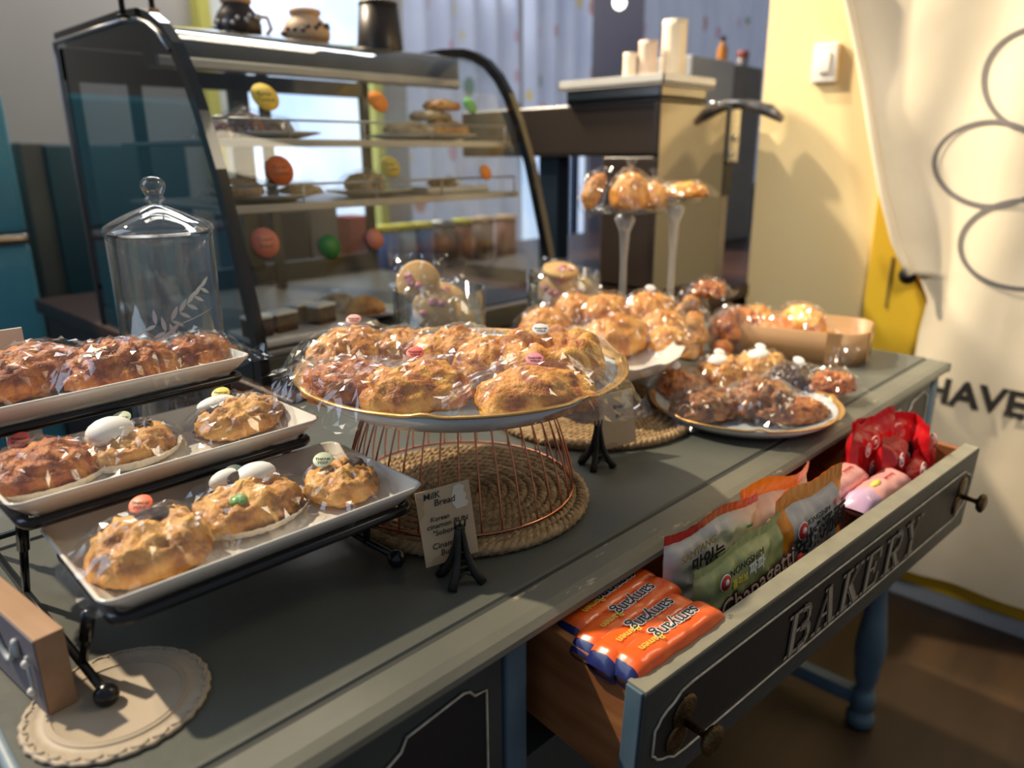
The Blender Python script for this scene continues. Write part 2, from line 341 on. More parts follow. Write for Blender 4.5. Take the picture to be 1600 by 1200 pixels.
fg = empty('refrigerator', (.36, 3.3, FZ), 0, 'turquoise retro refrigerator at the left edge of the room', 'refrigerator')
mk('body', box(-.38, .385, -.28, .32, 0, 1.66, .05, 4), M_tq, fg)
mk('door', box(-.375, .38, -.345, -.285, .03, 1.17, .02, 3), M_tq, fg)
mk('freezer_door', box(-.375, .38, -.345, -.285, 1.20, 1.645, .02, 3), M_tq, fg)
mk('chrome_band', box(-.37, .375, -.352, -.33, 1.17, 1.20, .003), M_chrome, fg)
M_teal = mat('dark_teal_paint', (.030, .095, .12), (.022, .07, .09), rough=.4, scale=3)
cb = empty('storage_cabinet', (1.02, 3.62, FZ), 0, 'dark teal cabinet beside the turquoise refrigerator', 'cabinet')
mk('body', box(-.17, .45, -.3, .3, 0, 1.5, .01), mat('grey_brown_side', (.14, .13, .11), rough=.5), cb)
mk('door', box(-.09, .44, -.325, -.30, .02, 1.49, .006), M_teal, cb)
# ---------------------------------------------------------------- sideboard with the pulled-out drawer
SB = empty('sideboard', (.85, .44, 0), math.radians(-1.0), 'long grey painted sideboard with worn edges and an open drawer lettered BAKERY', 'sideboard')
def q(x0, x1, y0, y1, z0, z1, bev=.002): return box(x0-.85, x1-.85, y0-.44, y1-.44, z0, z1, bev)
# top: a profile swept along x
pr = [(.492, 0), (.490, -.0025), (.484, -.0025), (.482, -.0004), (.455, -.003), (.444, -.006), (.437, -.012), (.436, -.018), (.441, -.024), (.452, -.028), (.462, -.030)]
x0, x1 = .075, 1.862
def top_slab():
    P = [(1.24, 0)]+pr+[(1.24, -.030)]; n = len(P); V = []
    for x, dy in ((x0, 0), (x1, 0)): V += [(x-.85, y-.44, z) for y, z in P]
    return V, [tuple(range(n)), tuple(range(2*n-1, n-1, -1))]+[(i, n+i, n+(i+1) % n, (i+1) % n) for i in range(n)]
V, Fs = top_slab(); mi = [0]*len(Fs)
for i in range(len(pr)+1):
    if i in (2, 3): mi[2+i] = 2
    elif i > 3: mi[2+i] = 1
recalc(mk('top', (V, Fs), None, SB, False, mats=[M_paint, M_edge, M_groove], mi=mi))
mk('end_moulding', q(x0-.010, x0+.004, .44, 1.24, -.028, -.003, .006), mat('pale_blue_edge', (.24, .31, .37), (.16, .22, .27), rough=.45, scale=30), SB)
mk('end_moulding', q(x1-.004, x1+.012, .437, 1.24, -.026, -.004, .006), M_edge, SB)
CB = -.42
mk('carcass', join(q(.09, .485, .475, 1.22, CB, -.03), q(1.455, 1.845, .475, 1.22, CB, -.03), q(.485, 1.455, .475, 1.22, CB, -.215), q(.485, 1.455, 1.0, 1.22, -.245, -.03), q(.09, 1.845, .462, .49, -.045, -.03)), M_front, SB)
def stile(a, b): return q(a, b, .452, .478, CB, -.032, .004)
for a_, b_ in ((.468, .498), (1.44, 1.48), (.085, .12), (1.81, 1.848)): mk('stile', stile(a_, b_), M_blue, SB)
# left door with an ornamental dark panel
def door(xa, xb, flip):
    D = mk('door', q(xa, xb, .455, .477, CB+.02, -.036, .005), M_front, SB)
    cx = (xa+xb)/2-.85; hw = (xb-xa)/2-.026; zt_ = -.052; zb_ = CB+.05
    half = [(hw, zb_), (hw, zt_-.010), (hw-.016, zt_-.008), (hw-.022, zt_), (hw-.030, zt_+.003), (hw-.10, zt_-.004), (hw-.107, zt_-.016), (hw-.125, zt_-.024), (hw-.142, zt_-.045), (0, zt_-.05)]
    pts = half+[(-x, z) for x, z in half[::-1][1:]]
    y = .4535-.44
    V = [(cx+x, y, z) for x, z in pts]+[(cx, y, (zt_+zb_)/2)]; n = len(pts)
    mk('panel', (V, [(i, (i+1) % n, n) for i in range(n)]), M_dark, D, False)
    mk('panel_outline', tube([(cx+x, y-.0008, z) for x, z in pts], .0016, 6, True), M_line, D)
    return D
door(.125, .465, 0); door(1.485, 1.808, 1)
legp = [(.020, 0), (.034, .008), (.036, .03), (.024, .045), (.022, .05), (.030, .055), (.030, .10), (.024, .105), (.021, .12), (.030, .15), (.031, .18), (.037, .22), (.036, .26), (.026, .34), (.019, .40), (.026, .42), (.020, .44), (.032, .46), (.032, .574)]
for lx, ly in ((.12, .50), (1.815, .50), (.12, 1.19), (1.815, 1.19)):
    mk('leg', lathe(legp, 24, (lx-.85, ly-.44, FZ)), M_blue, SB)
for lx in (.12, 1.815): mk('stretcher', q(lx-.018, lx+.018, .52, 1.17, FZ+.06, FZ+.10, .004), M_blue, SB)
mk('stretcher', q(.12, 1.815, .83, .86, FZ+.062, FZ+.098, .004), M_blue, SB)
# drawer: local frame, x along the front, y depth, origin at its front left top
DP = Vector((.519, .324, -.040)); DA = math.atan2(.257-.324, 1.44-.519)
DR = mk('drawer', (lambda L=.92: join(box(.006, .022, .022, .36, -.138, -.006, .001), box(L-.022, L-.006, .022, .36, -.138, -.006, .001), box(.02, L-.02, .345, .36, -.138, -.03, .001), box(.01, L-.01, .02, .36, -.140, -.132, .001)))(), M_wood)
SBm = Matrix.Translation((.85, .44, 0)) @ Matrix.Rotation(math.radians(-1.0), 4, 'Z')
DRm = Matrix.Translation(DP) @ Matrix.Rotation(DA, 4, 'Z') @ Matrix.Rotation(math.radians(3.0), 4, 'X')
DR.parent = SB; DR.matrix_local = SBm.inverted() @ DRm; DR.data.polygons.foreach_set('use_smooth', [False]*len(DR.data.polygons))
DL = .92
mk('drawer_front', join(box(0, DL, 0, .024, -.148, 0, .003)), M_front, DR, False)
mk('front_top_edge', box(.001, DL-.001, .0015, .0245, -.002, .0015, .001), mat('rubbed_sage_paint', (.27, .255, .19), (.22, .21, .165), rough=.4, scale=30), DR, False)
mk('corner_board', box(-.0025, .0015, .004, .0235, -.146, -.001, .001), M_blue, DR, False)
pts = []
Lp, Hp, z0_ = DL/2-.018, .042, -.069
qd = [(Lp, 0), (Lp, .016), (Lp-.005, .020), (Lp-.009, .026), (Lp-.018, .031), (Lp-.028, .034), (Lp-.040, Hp), (Lp-.06, Hp+.002), (0, Hp+.002)]
up_ = qd+[(-x, z) for x, z in qd[::-1][1:]]; outl = up_+[(x, -z) for x, z in up_[::-1][1:-1]]
V = [(DL/2+x, -.0010, z0_+z) for x, z in outl]+[(DL/2, -.0010, z0_)]; n = len(outl)
mk('front_panel', (V, [(i, (i+1) % n, n) for i in range(n)]), M_dark, DR, False)
mk('panel_outline', tube([(DL/2+x, -.0016, z0_+z) for x, z in outl], .0014, 6, True), M_line, DR)
# shaded serif capitals
M_let = mat('taupe_lettering', (.40, .34, .26), (.33, .28, .21), rough=.7, scale=40)
def serif(ch):
    """strokes of an inline serif capital on a unit box: list of polylines with widths"""
    T, t, s = .20, .10, .07
    A = {'B': [([(.18, 0), (.18, 1)], T), ([(.02, 0), (.5, 0)], s), ([(.02, 1), (.5, 1)], s), ([(.18, .53), (.48, .53)], s), ([(.46, 1), (.62, .96), (.68, .85), (.68, .68), (.62, .57), (.46, .53)], .15), ([(.46, .53), (.66, .48), (.74, .36), (.74, .18), (.66, .04), (.46, 0)], .17)],
         'A': [([(.14, 0), (.40, 1)], t), ([(.42, 1), (.66, 0)], T), ([(.20, .34), (.60, .34)], s), ([(0, 0), (.28, 0)], s), ([(.50, 0), (.82, 0)], s), ([(.30, 1), (.48, 1)], s)],
         'K': [([(.18, 0), (.18, 1)], T), ([(.02, 0), (.36, 0)], s), ([(.02, 1), (.36, 1)], s), ([(.22, .40), (.66, 1)], t), ([(.36, .56), (.70, 0)], T), ([(.52, 1), (.80, 1)], s), ([(.54, 0), (.84, 0)], s)],
         'E': [([(.18, 0), (.18, 1)], T), ([(.02, 0), (.66, 0)], s), ([(.02, 1), (.66, 1)], s), ([(.18, .52), (.50, .52)], s), ([(.66, 0), (.70, .26)], s), ([(.66, 1), (.68, .76)], s), ([(.50, .40), (.50, .64)], s)],
         'R': [([(.18, 0), (.18, 1)], T), ([(.02, 0), (.36, 0)], s), ([(.02, 1), (.5, 1)], s), ([(.18, .50), (.48, .50)], s), ([(.46, 1), (.64, .95), (.70, .82), (.70, .68), (.64, .55), (.46, .50)], .16), ([(.42, .50), (.70, 0)], .18), ([(.56, 0), (.84, 0)], s)],
         'Y': [([(.40, 0), (.40, .46)], T), ([(.14, 1), (.42, .44)], .18), ([(.66, 1), (.42, .46)], t), ([(0, 1), (.28, 1)], s), ([(.54, 1), (.80, 1)], s), ([(.24, 0), (.56, 0)], s)]}[ch]
    return A
def strokes(L, X0, Z0, w, h, y, inset=0, dx=0, dz=0):
    out = []
    for P, wd in L:
        wd = wd-inset
        if wd <= .02: continue
        for (a, b), (c, d_) in zip(P, P[1:]):
            p = Vector((a*w, b*h)); r__ = Vector((c*w, d_*h)); t = (r__-p).normalized(); nn = Vector((-t.y, t.x))*wd*w*.5
            e = t*(.02*w if len(P) > 2 else .035*w)
            p, r__ = p-e, r__+e
            out.append(([(X0+dx+v.x, y, Z0+dz+v.y) for v in (p-nn, r__-nn, r__+nn, p+nn)], [(0, 1, 2, 3)]))
    return join(*out)
M_li = mat('lettering_ink', (.06, .053, .048), rough=.7)
for i, ch in enumerate('BAKERY'):
    X0 = .279+i*.0695; L = serif(ch)
    parts = [(strokes(L, X0, -.103, .072, .058, -.0030), 0), (strokes(L, X0, -.103, .072, .058, -.0034, .055, -.0010, .0008), 1), (strokes(L, X0, -.103, .072, .058, -.0038, .085, -.0010, .0008), 0)]
    mi = [m_ for vf, m_ in parts for _ in vf[1]]
    mk('letter', join(*[vf for vf, m_ in parts]), None, DR, False, mats=[M_let, M_li], mi=mi)
for kx in (.068, .862):
    bp = mk('knob_plate', tr(lathe([(.020, 0), (.020, .002), (.016, .0035), (.0001, .004)], 28), (kx, -.001, -.058), (PI/2, 0, 0)), M_brass, DR)
    mk('knob_plate', tr(lathe([(.018, 0), (.018, .0025), (.012, .004), (.0001, .004)], 28), (kx-.010, -.001, -.086), (PI/2, 0, 0)), M_brass, DR)
    mk('knob', tr(lathe([(.0045, 0), (.004, .02), (.006, .024), (.013, .026), (.0165, .030), (.0165, .034), (.010, .037), (.0001, .037)], 28), (kx+.004, -.003, -.074), (PI/2, 0, 0)), M_brass, DR)
# counter behind the sideboard
M_dkred = mat('dark_red_wood', (.045, .018, .012), (.030, .012, .008), rough=.4, scale=4, stretch=(1, 8, 1))
ct = empty('back_counter', (0, 0, 0), 0, 'dark red wood counter behind the sideboard carrying the display case', 'counter')
mk('worktop', box(.705, 4.2, 1.262, 2.9, -.045, 0, .004), M_dkred, ct)
mk('base', box(.72, 4.15, 1.30, 2.85, FZ, -.045, .003), M_dkred, ct, False)
#==PART2==
# ---------------------------------------------------------------- food builders
def pastry(kind, L, W, H, seed):
    """a closed lump L x W x H resting on z=0"""
    rnd = random.Random(seed); nx, ny = 72, 34; V = []; off = Vector((seed*3.7, seed*1.3, 0)); ph = rnd.uniform(0, 6)
    for j in range(ny):
        t = j/(ny-1); th = t*PI
        for i in range(nx):
            a = 2*PI*i/nx; st, ct = math.sin(th), math.cos(th)
            x = math.copysign(abs(math.cos(a))**.9, math.cos(a))*st; y = math.copysign(abs(math.sin(a))**.9, math.sin(a))*st
            z = ct; p = Vector((x, y, z)); n1 = noise.noise(p*2.2+off); n2 = noise.noise(p*6+off); n3 = noise.noise(p*15+off)
            k = 1+.10*n1+.05*n2+.025*n3; lift = 0
            if kind == 'croissant':
                s = x*4.2+.8*y+ph+.9*n1; rg = abs(math.sin(s)); k *= .86+.17*rg**.6; k *= 1-.22*abs(x)**2; lift = .10*n2
            elif kind == 'twist':
                s = math.atan2(y, x)*3+st*7+ph+1.2*n1; k *= .84+.22*abs(math.sin(s))**.7; k *= 1+.10*n2
            elif kind == 'roll':
                s = x*9+2.0*n1+ph+y*3; k *= .88+.16*abs(math.sin(s))**.5
                k *= 1+.07*n2
            elif kind == 'cookie':
                k *= 1+.03*n2; lift = .13*n2+.16*n1-.10*max(0, n3)
            elif kind == 'crackle':
                lift = .05*n2; k *= 1+.03*n3
            elif kind == 'ring':
                pass
            px, py = x*k*L/2, y*k*W/2
            zz = z*k
            if z > 0: zz = (abs(zz)**(.75 if kind == 'cookie' else .9))+lift*min(1, z*2)
            else: zz = -abs(zz)*.42
            V.append((px, py, zz))
    mn = -.30
    V = [(x, y, (max(z, mn)-mn)/(1-mn)*H) for x, y, z in V]
    if kind == 'ring':
        V = []
        for j in range(ny):
            b = 2*PI*j/ny
            for i in range(nx):
                a = 2*PI*i/nx; n1 = noise.noise(Vector((math.cos(a)*2, math.sin(a)*2, math.cos(b)))*2+off); rr = .30*(.86+.25*abs(math.sin(a*5+b+ph+n1)))+.04*n1
                R = .70+rr*math.cos(b); z = rr*math.sin(b)
                V.append((R*math.cos(a)*L/2, R*math.sin(a)*W/2, max(0, (z+.22)/.55)*H))
        Fs = [(j*nx+i, j*nx+(i+1) % nx, ((j+1) % ny)*nx+(i+1) % nx, ((j+1) % ny)*nx+i) for j in range(ny) for i in range(nx)]
        return V, Fs
    Fs = [(j*nx+i, (j+1)*nx+i, (j+1)*nx+(i+1) % nx, j*nx+(i+1) % nx) for j in range(ny-1) for i in range(nx)]
    return V, Fs
def bag(L, W, H, seed, fx=.02, fy=.012, flare=.012, n=(30, 22)):
    """clear bag pulled taut over a lump L x W x H: flat creased facets, sealed fins at both ends"""
    rnd = random.Random(seed*7+1); nx, ny = n; V = []
    o = Vector((seed*2.1, seed*.7, 3)); crs = [(rnd.uniform(-1, 1)*L*.5, rnd.uniform(-1, 1)*W*.5, rnd.uniform(0, PI), rnd.uniform(.0025, .006)) for _ in range(13)]
    for j in range(ny):
        for i in range(nx):
            s, t = i/(nx-1)*2-1, j/(ny-1)*2-1
            x = s*(L/2+fx); y = t*(W/2+fy)
            r_ = (abs(x)/(L/2*1.03))**2.2+(abs(y)/(W/2*1.05))**2.2
            h = H*1.05*max(0, 1-r_*.52)**.55 if r_ < 1.9 else 0
            tent = H*.80*max(0, 1-abs(s)**1.6)*max(0, 1-abs(t)**2.2)
            h = max(h, tent)
            z = h+.0012
            for cx, cy, ca, cw in crs:
                d_ = abs((x-cx)*math.sin(ca)-(y-cy)*math.cos(ca)); z += max(0, 1-d_/cw)*.0036
            z += .0022*noise.noise(Vector((x*30, y*30, 1))+o)*min(1, h/.01)+rnd.uniform(-.00035, .00035)
            e = max(0, abs(s)-.78)/.22
            z += flare*e*e*max(0, .25+1.3*noise.noise(Vector((y*26, s*2, 7))+o))
            e2 = max(0, abs(t)-.84)/.16; z += .4*flare*e2*max(0, noise.noise(Vector((x*26, t*2, 9))+o)+.1)
            V.append((x+rnd.uniform(-1, 1)*.0012-.10*s*e*abs(t)*fx, y+rnd.uniform(-1, 1)*.0012, max(z, .0008)))
    Fs = []
    for j in range(ny-1):
        for i in range(nx-1):
            a, b, c, d_ = j*nx+i, j*nx+i+1, (j+1)*nx+i+1, (j+1)*nx+i
            Fs += [(a, b, c), (a, c, d_)] if rnd.random() < .5 else [(a, b, d_), (b, c, d_)]
    return V, Fs
SC = {'pink': (.80, .36, .30), 'red': (.74, .12, .09), 'orange': (.85, .16, .06), 'yellow': (.86, .62, .08), 'white': (.78, .74, .74), 'pale green': (.50, .56, .38), 'dark green': (.05, .10, .08), 'rose': (.75, .28, .34), 'green': (.10, .34, .06), 'salmon': (.58, .20, .14), 'burnt orange': (.60, .14, .03), 'mustard': (.62, .50, .10), 'bright orange': (.85, .28, .03)}
def stk(c): return mat('sticker_'+c.replace(' ', '_'), SC[c], tuple(q_*.92 for q_ in SC[c]), rough=.45, scale=20)
def wrapped(name, cat, label, u, v, zf, L, W, H, kind, m, seed, rz=0, sticker=None, group=None, cup=False, extra=None, bagk=None, film=True, spos=(0, 0), swords=True, lift=0):
    p = at(u, v, z=zf+H*.45)
    t = empty(name, (p.x, p.y, zf+lift), rz, label, cat, group)
    mk('pastry' if cat != 'cookie' else 'cookie_body', pastry(kind, L, W, H, seed), m, t)
    if cup:
        pl_ = mk('paper_liner', lathe([(1.0, .0008), (1.10, .004), (1.2, .012)], 72, cap=False, wob=lambda r_, z, a: (r_*(1+.02*math.sin(a*30)), z)), M_paper, t)
        pl_.scale = (L/2, W/2, 1)
    if film:
        mk('wrapper', bag(L, W, H, seed, **(bagk or {})), M_film, t, False)
    if sticker:
        sx, sy = spos; s = mk('sticker', lathe([(.0001, .0005), (.0105, .0003), (.0110, 0)], 28), stk(sticker), t)
        s.data.transform(Matrix.Scale(-1, 4, (0, 0, 1)) if False else Matrix())
        rr = min(.95, (abs(sx)/(L/2))**2.4+(abs(sy)/(W/2))**2.4)
        s.location = (sx, sy, H*1.04*(1-rr*.55)**.5+.0072); s.rotation_euler = (.50, 0, -.75-rz)
        if swords:
            text('THANK\nYOU!', .0050, M_ink, s, (0, -.002, .0009), extr=.0001)
    if extra: extra(t, L, W, H)
    return t
# ---------------------------------------------------------------- serving stand with three trays
def tray(loc, L, D, H, rz, label):
    t = empty('serving_tray', loc, rz, label, 'tray', 'white porcelain trays on the black stand')
    def ring(e, z, rad):
        out = []; x_, y_ = L/2-e, D/2-e
        for cx_, cy_, a0 in ((x_-rad, y_-rad, 0), (-x_+rad, y_-rad, PI/2), (-x_+rad, -y_+rad, PI), (x_-rad, -y_+rad, 1.5*PI)):
            for k in range(7): a = a0+PI/2*k/6; out.append((cx_+rad*math.cos(a), cy_+rad*math.sin(a), z))
        return out
    rs = [ring(.030, 0, .012), ring(.020, .001, .014), ring(.004, H*.75, .016), ring(0, H, .014), ring(.0015, H+.0015, .013), ring(.004, H, .012), ring(.010, H*.55, .012), ring(.024, .0055, .010), ring(.032, .004, .008)]
    V = [q_ for r_ in rs for q_ in r_]; n = len(rs[0]); Fs = [tuple(range(n))[::-1]]
    for k in range(len(rs)-1): Fs += [(k*n+i, k*n+(i+1) % n, (k+1)*n+(i+1) % n, (k+1)*n+i) for i in range(n)]
    Fs.append(tuple((len(rs)-1)*n+i for i in range(n)))
    mk('dish', (V, Fs), M_porc, t); return t
T = [((.322, .698, .0785), math.radians(-2.0), .332, .192, .026), ((.296, .838, .1235), 0, .328, .165, .026), ((.292, .985, .174), math.radians(2), .325, .165, .028)]
tray(T[0][0], *T[0][2:], T[0][1], 'white rectangular tray of cookies, lowest and nearest on the black stand')
tray(T[1][0], *T[1][2:], T[1][1], 'white rectangular tray of marshmallow cookies, middle one on the black stand')
tray(T[2][0], *T[2][2:], T[2][1], 'white rectangular tray of dark cinnamon pastries, highest on the black stand')
st = empty('serving_stand', (.31, .80, 0), 0, 'black metal tiered stand with ball feet holding three white trays', 'stand')
def L_(p): return (p[0]-.31, p[1]-.80, p[2])
for (tc_, rz, TL, TD, TH) in T:
    m_ = Matrix.Translation(tc_) @ Matrix.Rotation(rz, 4, 'Z'); z = -.001
    hx, hy = TL/2-.013, TD/2-.013
    pp = []
    for sx, sy, a0 in ((1, 1, 0), (-1, 1, PI/2), (-1, -1, PI), (1, -1, 1.5*PI)):
        for k in range(5):
            a = a0+PI/2*k/4; pp.append(L_(m_ @ Vector((sx*(hx-.012)+.012*math.cos(a), sy*(hy-.012)+.012*math.sin(a), z))))
    mk('tray_rail', tube(pp, .0058, 8, True), M_black, st)
def bar(a, b, w=.004): return tube([L_(a), L_(b)], w, 8)
ys = [(.665, .073), (.838, .118), (.985, .168)]
for sx in (0, 1):
    X = .150 if sx == 0 else .462
    Xr = X+.004 if sx == 0 else X-.006
    mk('foot_bar', bar((X, .628, .012), (X, 1.04, .012)), M_black, st)
    for yy in (.628, 1.045): mk('ball_foot', ball(L_((X, yy, .0105)), .0105), M_black, st)
    for yy, zz in ys:
        a, b = Vector((X, yy+.02, .012)), Vector((X+(.008 if sx == 0 else -.008), yy, zz))
        lg = mk('leg', join(bar(a, a.lerp(b, .62), .0042)), M_black, st)
        mk('leg_sleeve', bar(a.lerp(b, .5), b, .0062), M_black, st)
mk('cross_bar', bar((.150, 1.02, .012), (.462, 1.02, .012)), M_black, st)
# marshmallow, candy and chocolate toppings
def topping(*items):
    def f(t, L, W, H):
        for nm, x, y, z, rx, ry, rz_, m in items:
            o = mk(nm, ball((0, 0, 0), 1, n=20), m, t); o.scale = (rx, ry, rz_); o.location = (x, y, H*z)
    return f
M_cg = mat('green_candy', (.20, .42, .10), rough=.25, scale=5); M_cy = mat('yellow_candy', (.85, .55, .04), rough=.25, scale=5)
flo = lambda i: T[i][0][2]+.0062
bk = dict(fx=.028, fy=.020, flare=.016)
wrapped('wrapped_cookie', 'cookie', 'plain chunky cookie in clear wrap with an orange-red sticker, left end of the lowest tray', 234, 852, flo(0), .108, .092, .047, 'cookie', P_cookie, 3, -.05, 'orange', 'cookies on the trays', bagk=dict(fx=.018, fy=.014, flare=.012), extra=topping(('chocolate_chunk', .012, .014, .93, .020, .012, .006, P_choc)), spos=(.006, .030))
wrapped('wrapped_cookie', 'cookie', 'cookie with curved marshmallow and green candy in the middle of the lowest tray', 388, 785, flo(0), .112, .090, .038, 'cookie', P_cookie, 5, .1, 'dark green', 'cookies on the trays', True, bagk=bk, swords=False, spos=(.002, .026),
        extra=topping(('marshmallow', .020, .014, 1.0, .024, .017, .013, M_marsh), ('marshmallow', -.004, .030, .95, .020, .012, .012, M_marsh), ('chocolate_chunk', .002, .018, 1.02, .012, .010, .008, P_choc), ('candy', -.022, -.020, .88, .010, .009, .006, M_cg), ('candy', .040, .022, .82, .010, .008, .006, M_cy)))
wrapped('wrapped_cookie', 'cookie', 'small dark-edged cookie with a pale green sticker, right end of the lowest tray', 534, 752, flo(0), .080, .078, .038, 'cookie', P_cookie, 8, .3, 'pale green', 'cookies on the trays', bagk=bk, spos=(-.012, .014), extra=topping(('chocolate_chunk', .014, -.006, .85, .016, .010, .007, P_choc)))
wrapped('wrapped_cookie', 'cookie', 'brown crumbly cookie on a white paper liner at the left end of the middle tray', 62, 730, flo(1), .108, .088, .040, 'cookie', P_cinn, 11, .1, 'red', 'cookies on the trays', True, bagk=bk, spos=(-.002, .038))
wrapped('wrapped_cookie', 'cookie', 'cookie with one big round marshmallow under a pale sticker, middle of the middle tray', 200, 695, flo(1), .098, .080, .034, 'cookie', P_cookie, 12, .2, 'pale green', 'cookies on the trays', True, bagk=bk, spos=(.008, .020), extra=topping(('marshmallow', -.014, .006, .98, .026, .021, .017, M_marsh), ('chocolate_chunk', .024, .012, .9, .014, .010, .007, P_choc)))
wrapped('wrapped_cookie', 'cookie', 'cookie with flattened marshmallow under a yellow sticker, right end of the middle tray', 374, 650, flo(1), .108, .082, .038, 'cookie', P_cookie, 14, .15, 'yellow', 'cookies on the trays', bagk=bk, spos=(-.006, .024), extra=topping(('marshmallow', -.018, .016, .93, .026, .014, .009, M_marsh), ('chocolate_chunk', -.030, .002, .82, .012, .010, .006, P_choc)))
for j, (u, v, L, W_, H, kd, s, rz, sk, lb) in enumerate([
    (38, 580, .165, .105, .052, 'roll', 21, .25, 'yellow', 'dark braided cinnamon pastry with a yellow sticker at the left of the highest tray'),
    (188, 570, .125, .100, .052, 'twist', 22, -.1, None, 'dark curled cinnamon pastry in the middle of the highest tray'),
    (306, 550, .100, .080, .040, 'twist', 24, .2, None, 'lumpy cinnamon pastry at the right end of the highest tray, its wrap sticking out')]):
    wrapped('wrapped_pastry', 'pastry', lb, u, v, flo(2)+.002, L, W_, H, kd, P_cinn, s, rz, sk, 'pastries on the highest tray', bagk=dict(fx=.034, fy=.022, flare=.020), spos=(-.045, .02))
bx = empty('paper_box', at(28, 512, z=.20), 0, 'small white card standing behind the highest tray', 'card')
bx.location = (.43*.39, 1.14, 0); p_ = at(0, 516, y=1.14); p2_ = at(37, 530, y=1.14)
bx.location = ((p_.x+p2_.x)/2, 1.14, 0); mk('card_sheet', box(-.03, (p2_.x-p_.x)/2, -.002, .002, 0, p_.z, .0005), M_white, bx, False)
# ---------------------------------------------------------------- scalloped mat and lettered block
dl = empty('scalloped_mat', (.1575, .624, .0005), 0, 'beige scalloped round mat under the wooden block and black foot', 'mat')
M_sil = mat('beige_silicone', (.44, .36, .27), (.41, .335, .25), rough=.55, scale=6)
def dw(r_, z, a): return (r_*(1+.018*abs(math.sin(a*13))*(r_ > .06)+.006*math.sin(a*39)*(r_ > .06)), z)
mk('disc', lathe([(.060, 0), (.072, 0), (.0735, .002), (.071, .0042), (.069, .0032), (.066, .0040), (.063, .0026), (.056, .0026), (.055, .0038), (.0535, .0026), (.052, .0036), (.0505, .0026), (.0001, .0026)], 234, wob=dw), M_sil, dl)
fl = []
for i in range(26):
    a = 2*PI*i/26; fl.append(tube([(math.cos(a+d_)*(.0675+.0035*math.sin(k_*PI)), math.sin(a+d_)*(.0675+.0035*math.sin(k_*PI)), .0040) for k_, d_ in ((k/6, (k/6-.5)*.2) for k in range(7))], .0011, 6))
mk('lace_relief', join(*fl), M_sil, dl)
for rr_ in (.0515, .0555): mk('raised_ring', tube([(rr_*math.cos(a), rr_*math.sin(a), .0030) for a in (2*PI*i/90 for i in range(90))], .0010, 6, True), M_sil, dl)
ba, bb = at(78, 1118, z=.004), at(0, 1075, z=.004); bt_ = at(112, 1078, z=.004)
xa = (Vector((bb.x, bb.y, 0))-Vector((ba.x, ba.y, 0))).normalized()
xa = (at(0, 1040, z=0)-at(78, 1118, z=0)); xa.z = 0; xa.normalize()
blk = empty('wooden_block', (ba.x, ba.y, .0035), math.atan2(xa.y, xa.x), 'wooden block sign with raised pale script letters, leaning at the left edge of the sideboard', 'sign')
M_oak = mat('sanded_wood', (.40, .23, .125), (.34, .19, .10), rough=.6, scale=4, stretch=(1, 12, 12), bump=.08)
M_face = mat('mauve_grey_face', (.16, .15, .185), (.14, .13, .16), rough=.6, scale=8)
BW, BT, BH = .22, .023, .073
mk('block_body', box(0, BW, -BT, 0, 0, BH, .001), M_oak, blk, False)
mk('painted_face', box(.0005, BW-.0005, 0, .0012, .001, BH-.001, .0003), M_face, blk, False)
M_letw = mat('whitewashed_letters', (.50, .54, .56), (.40, .44, .47), rough=.6, scale=60)
def sm(pts, r_): return tube([( x, .004, z) for x, z in pts], r_, 8)
sc1 = [(.105+.015*math.cos(a*.5+2.2)*1.0-.01*a*.0+.004*a, .045+.014*math.sin(a)) for a in [k*.35 for k in range(30)]]
mk('raised_script', tube([(x-.06, .0035, z) for x, z in sc1], .0026, 8), M_letw, blk)
mk('arrow_rod', tube([(.012, .004, BH-.018), (.0125, .004, .014)], .0016, 8), M_letw, blk)
for zz in (BH-.024, .022): mk('pearl', ball((.012, .0055, zz), .0036), M_porc, blk)
# ---------------------------------------------------------------- woven mats, wire cage, platters
def rope_mat(name, c, R, label):
    parts = []; r_ = .012; rings = []
    while r_ < R-.004: rings.append(r_); r_ += .0135
    for ri, r_ in enumerate(rings):
        last = ri == len(rings)-1; n = max(18, int(2*PI*r_/.0062)); k = max(4, int(2*PI*r_/.030)); am = .0042 if not last else .0055
        for s in range(3):
            ph = 2*PI*s/3+ri
            path = [((r_+am*math.cos(k*a+ph))*math.cos(a), (r_+am*math.cos(k*a+ph))*math.sin(a), .0068+.0032*math.sin(k*a+ph)) for a in (2*PI*i/n for i in range(n))]
            parts.append(tube(path, .0042 if not last else .0052, 6, True))
    parts.append(lathe([(R-.008, .001), (R-.008, .004), (.0001, .004)], 40))
    o = mk(name, join(*parts), M_straw); o.location = c; return tag(o, label, 'placemat')
rope_mat('woven_placemat', (.640, .705, 0), .166, 'round braided seagrass placemat under the copper wire cage')
rope_mat('woven_placemat', (1.035, .79, 0), .182, 'round braided seagrass placemat under the scalloped white cake plate')
cg = empty('wire_basket', (.648, .722, .0125), 0, 'inverted copper wire basket holding up the big gold-rimmed platter', 'basket')
CR, CT, CHh = .156, .116, .137
def cage_r(t): return CR+(CT-CR)*(t**1.5)
mk('base_ring', tube([(CR*math.cos(a), CR*math.sin(a), .002) for a in (2*PI*i/72 for i in range(72))], .0019, 8, True), M_copper, cg)
mk('top_ring', tube([(CT*math.cos(a), CT*math.sin(a), CHh) for a in (2*PI*i/48 for i in range(48))], .0019, 8, True), M_copper, cg)
for i in range(38):
    a = 2*PI*i/38; mk('wire', tube([(cage_r(t)*math.cos(a), cage_r(t)*math.sin(a), .002+(CHh-.002)*t) for t in (k/8 for k in range(9))], .00125, 6), M_copper, cg)
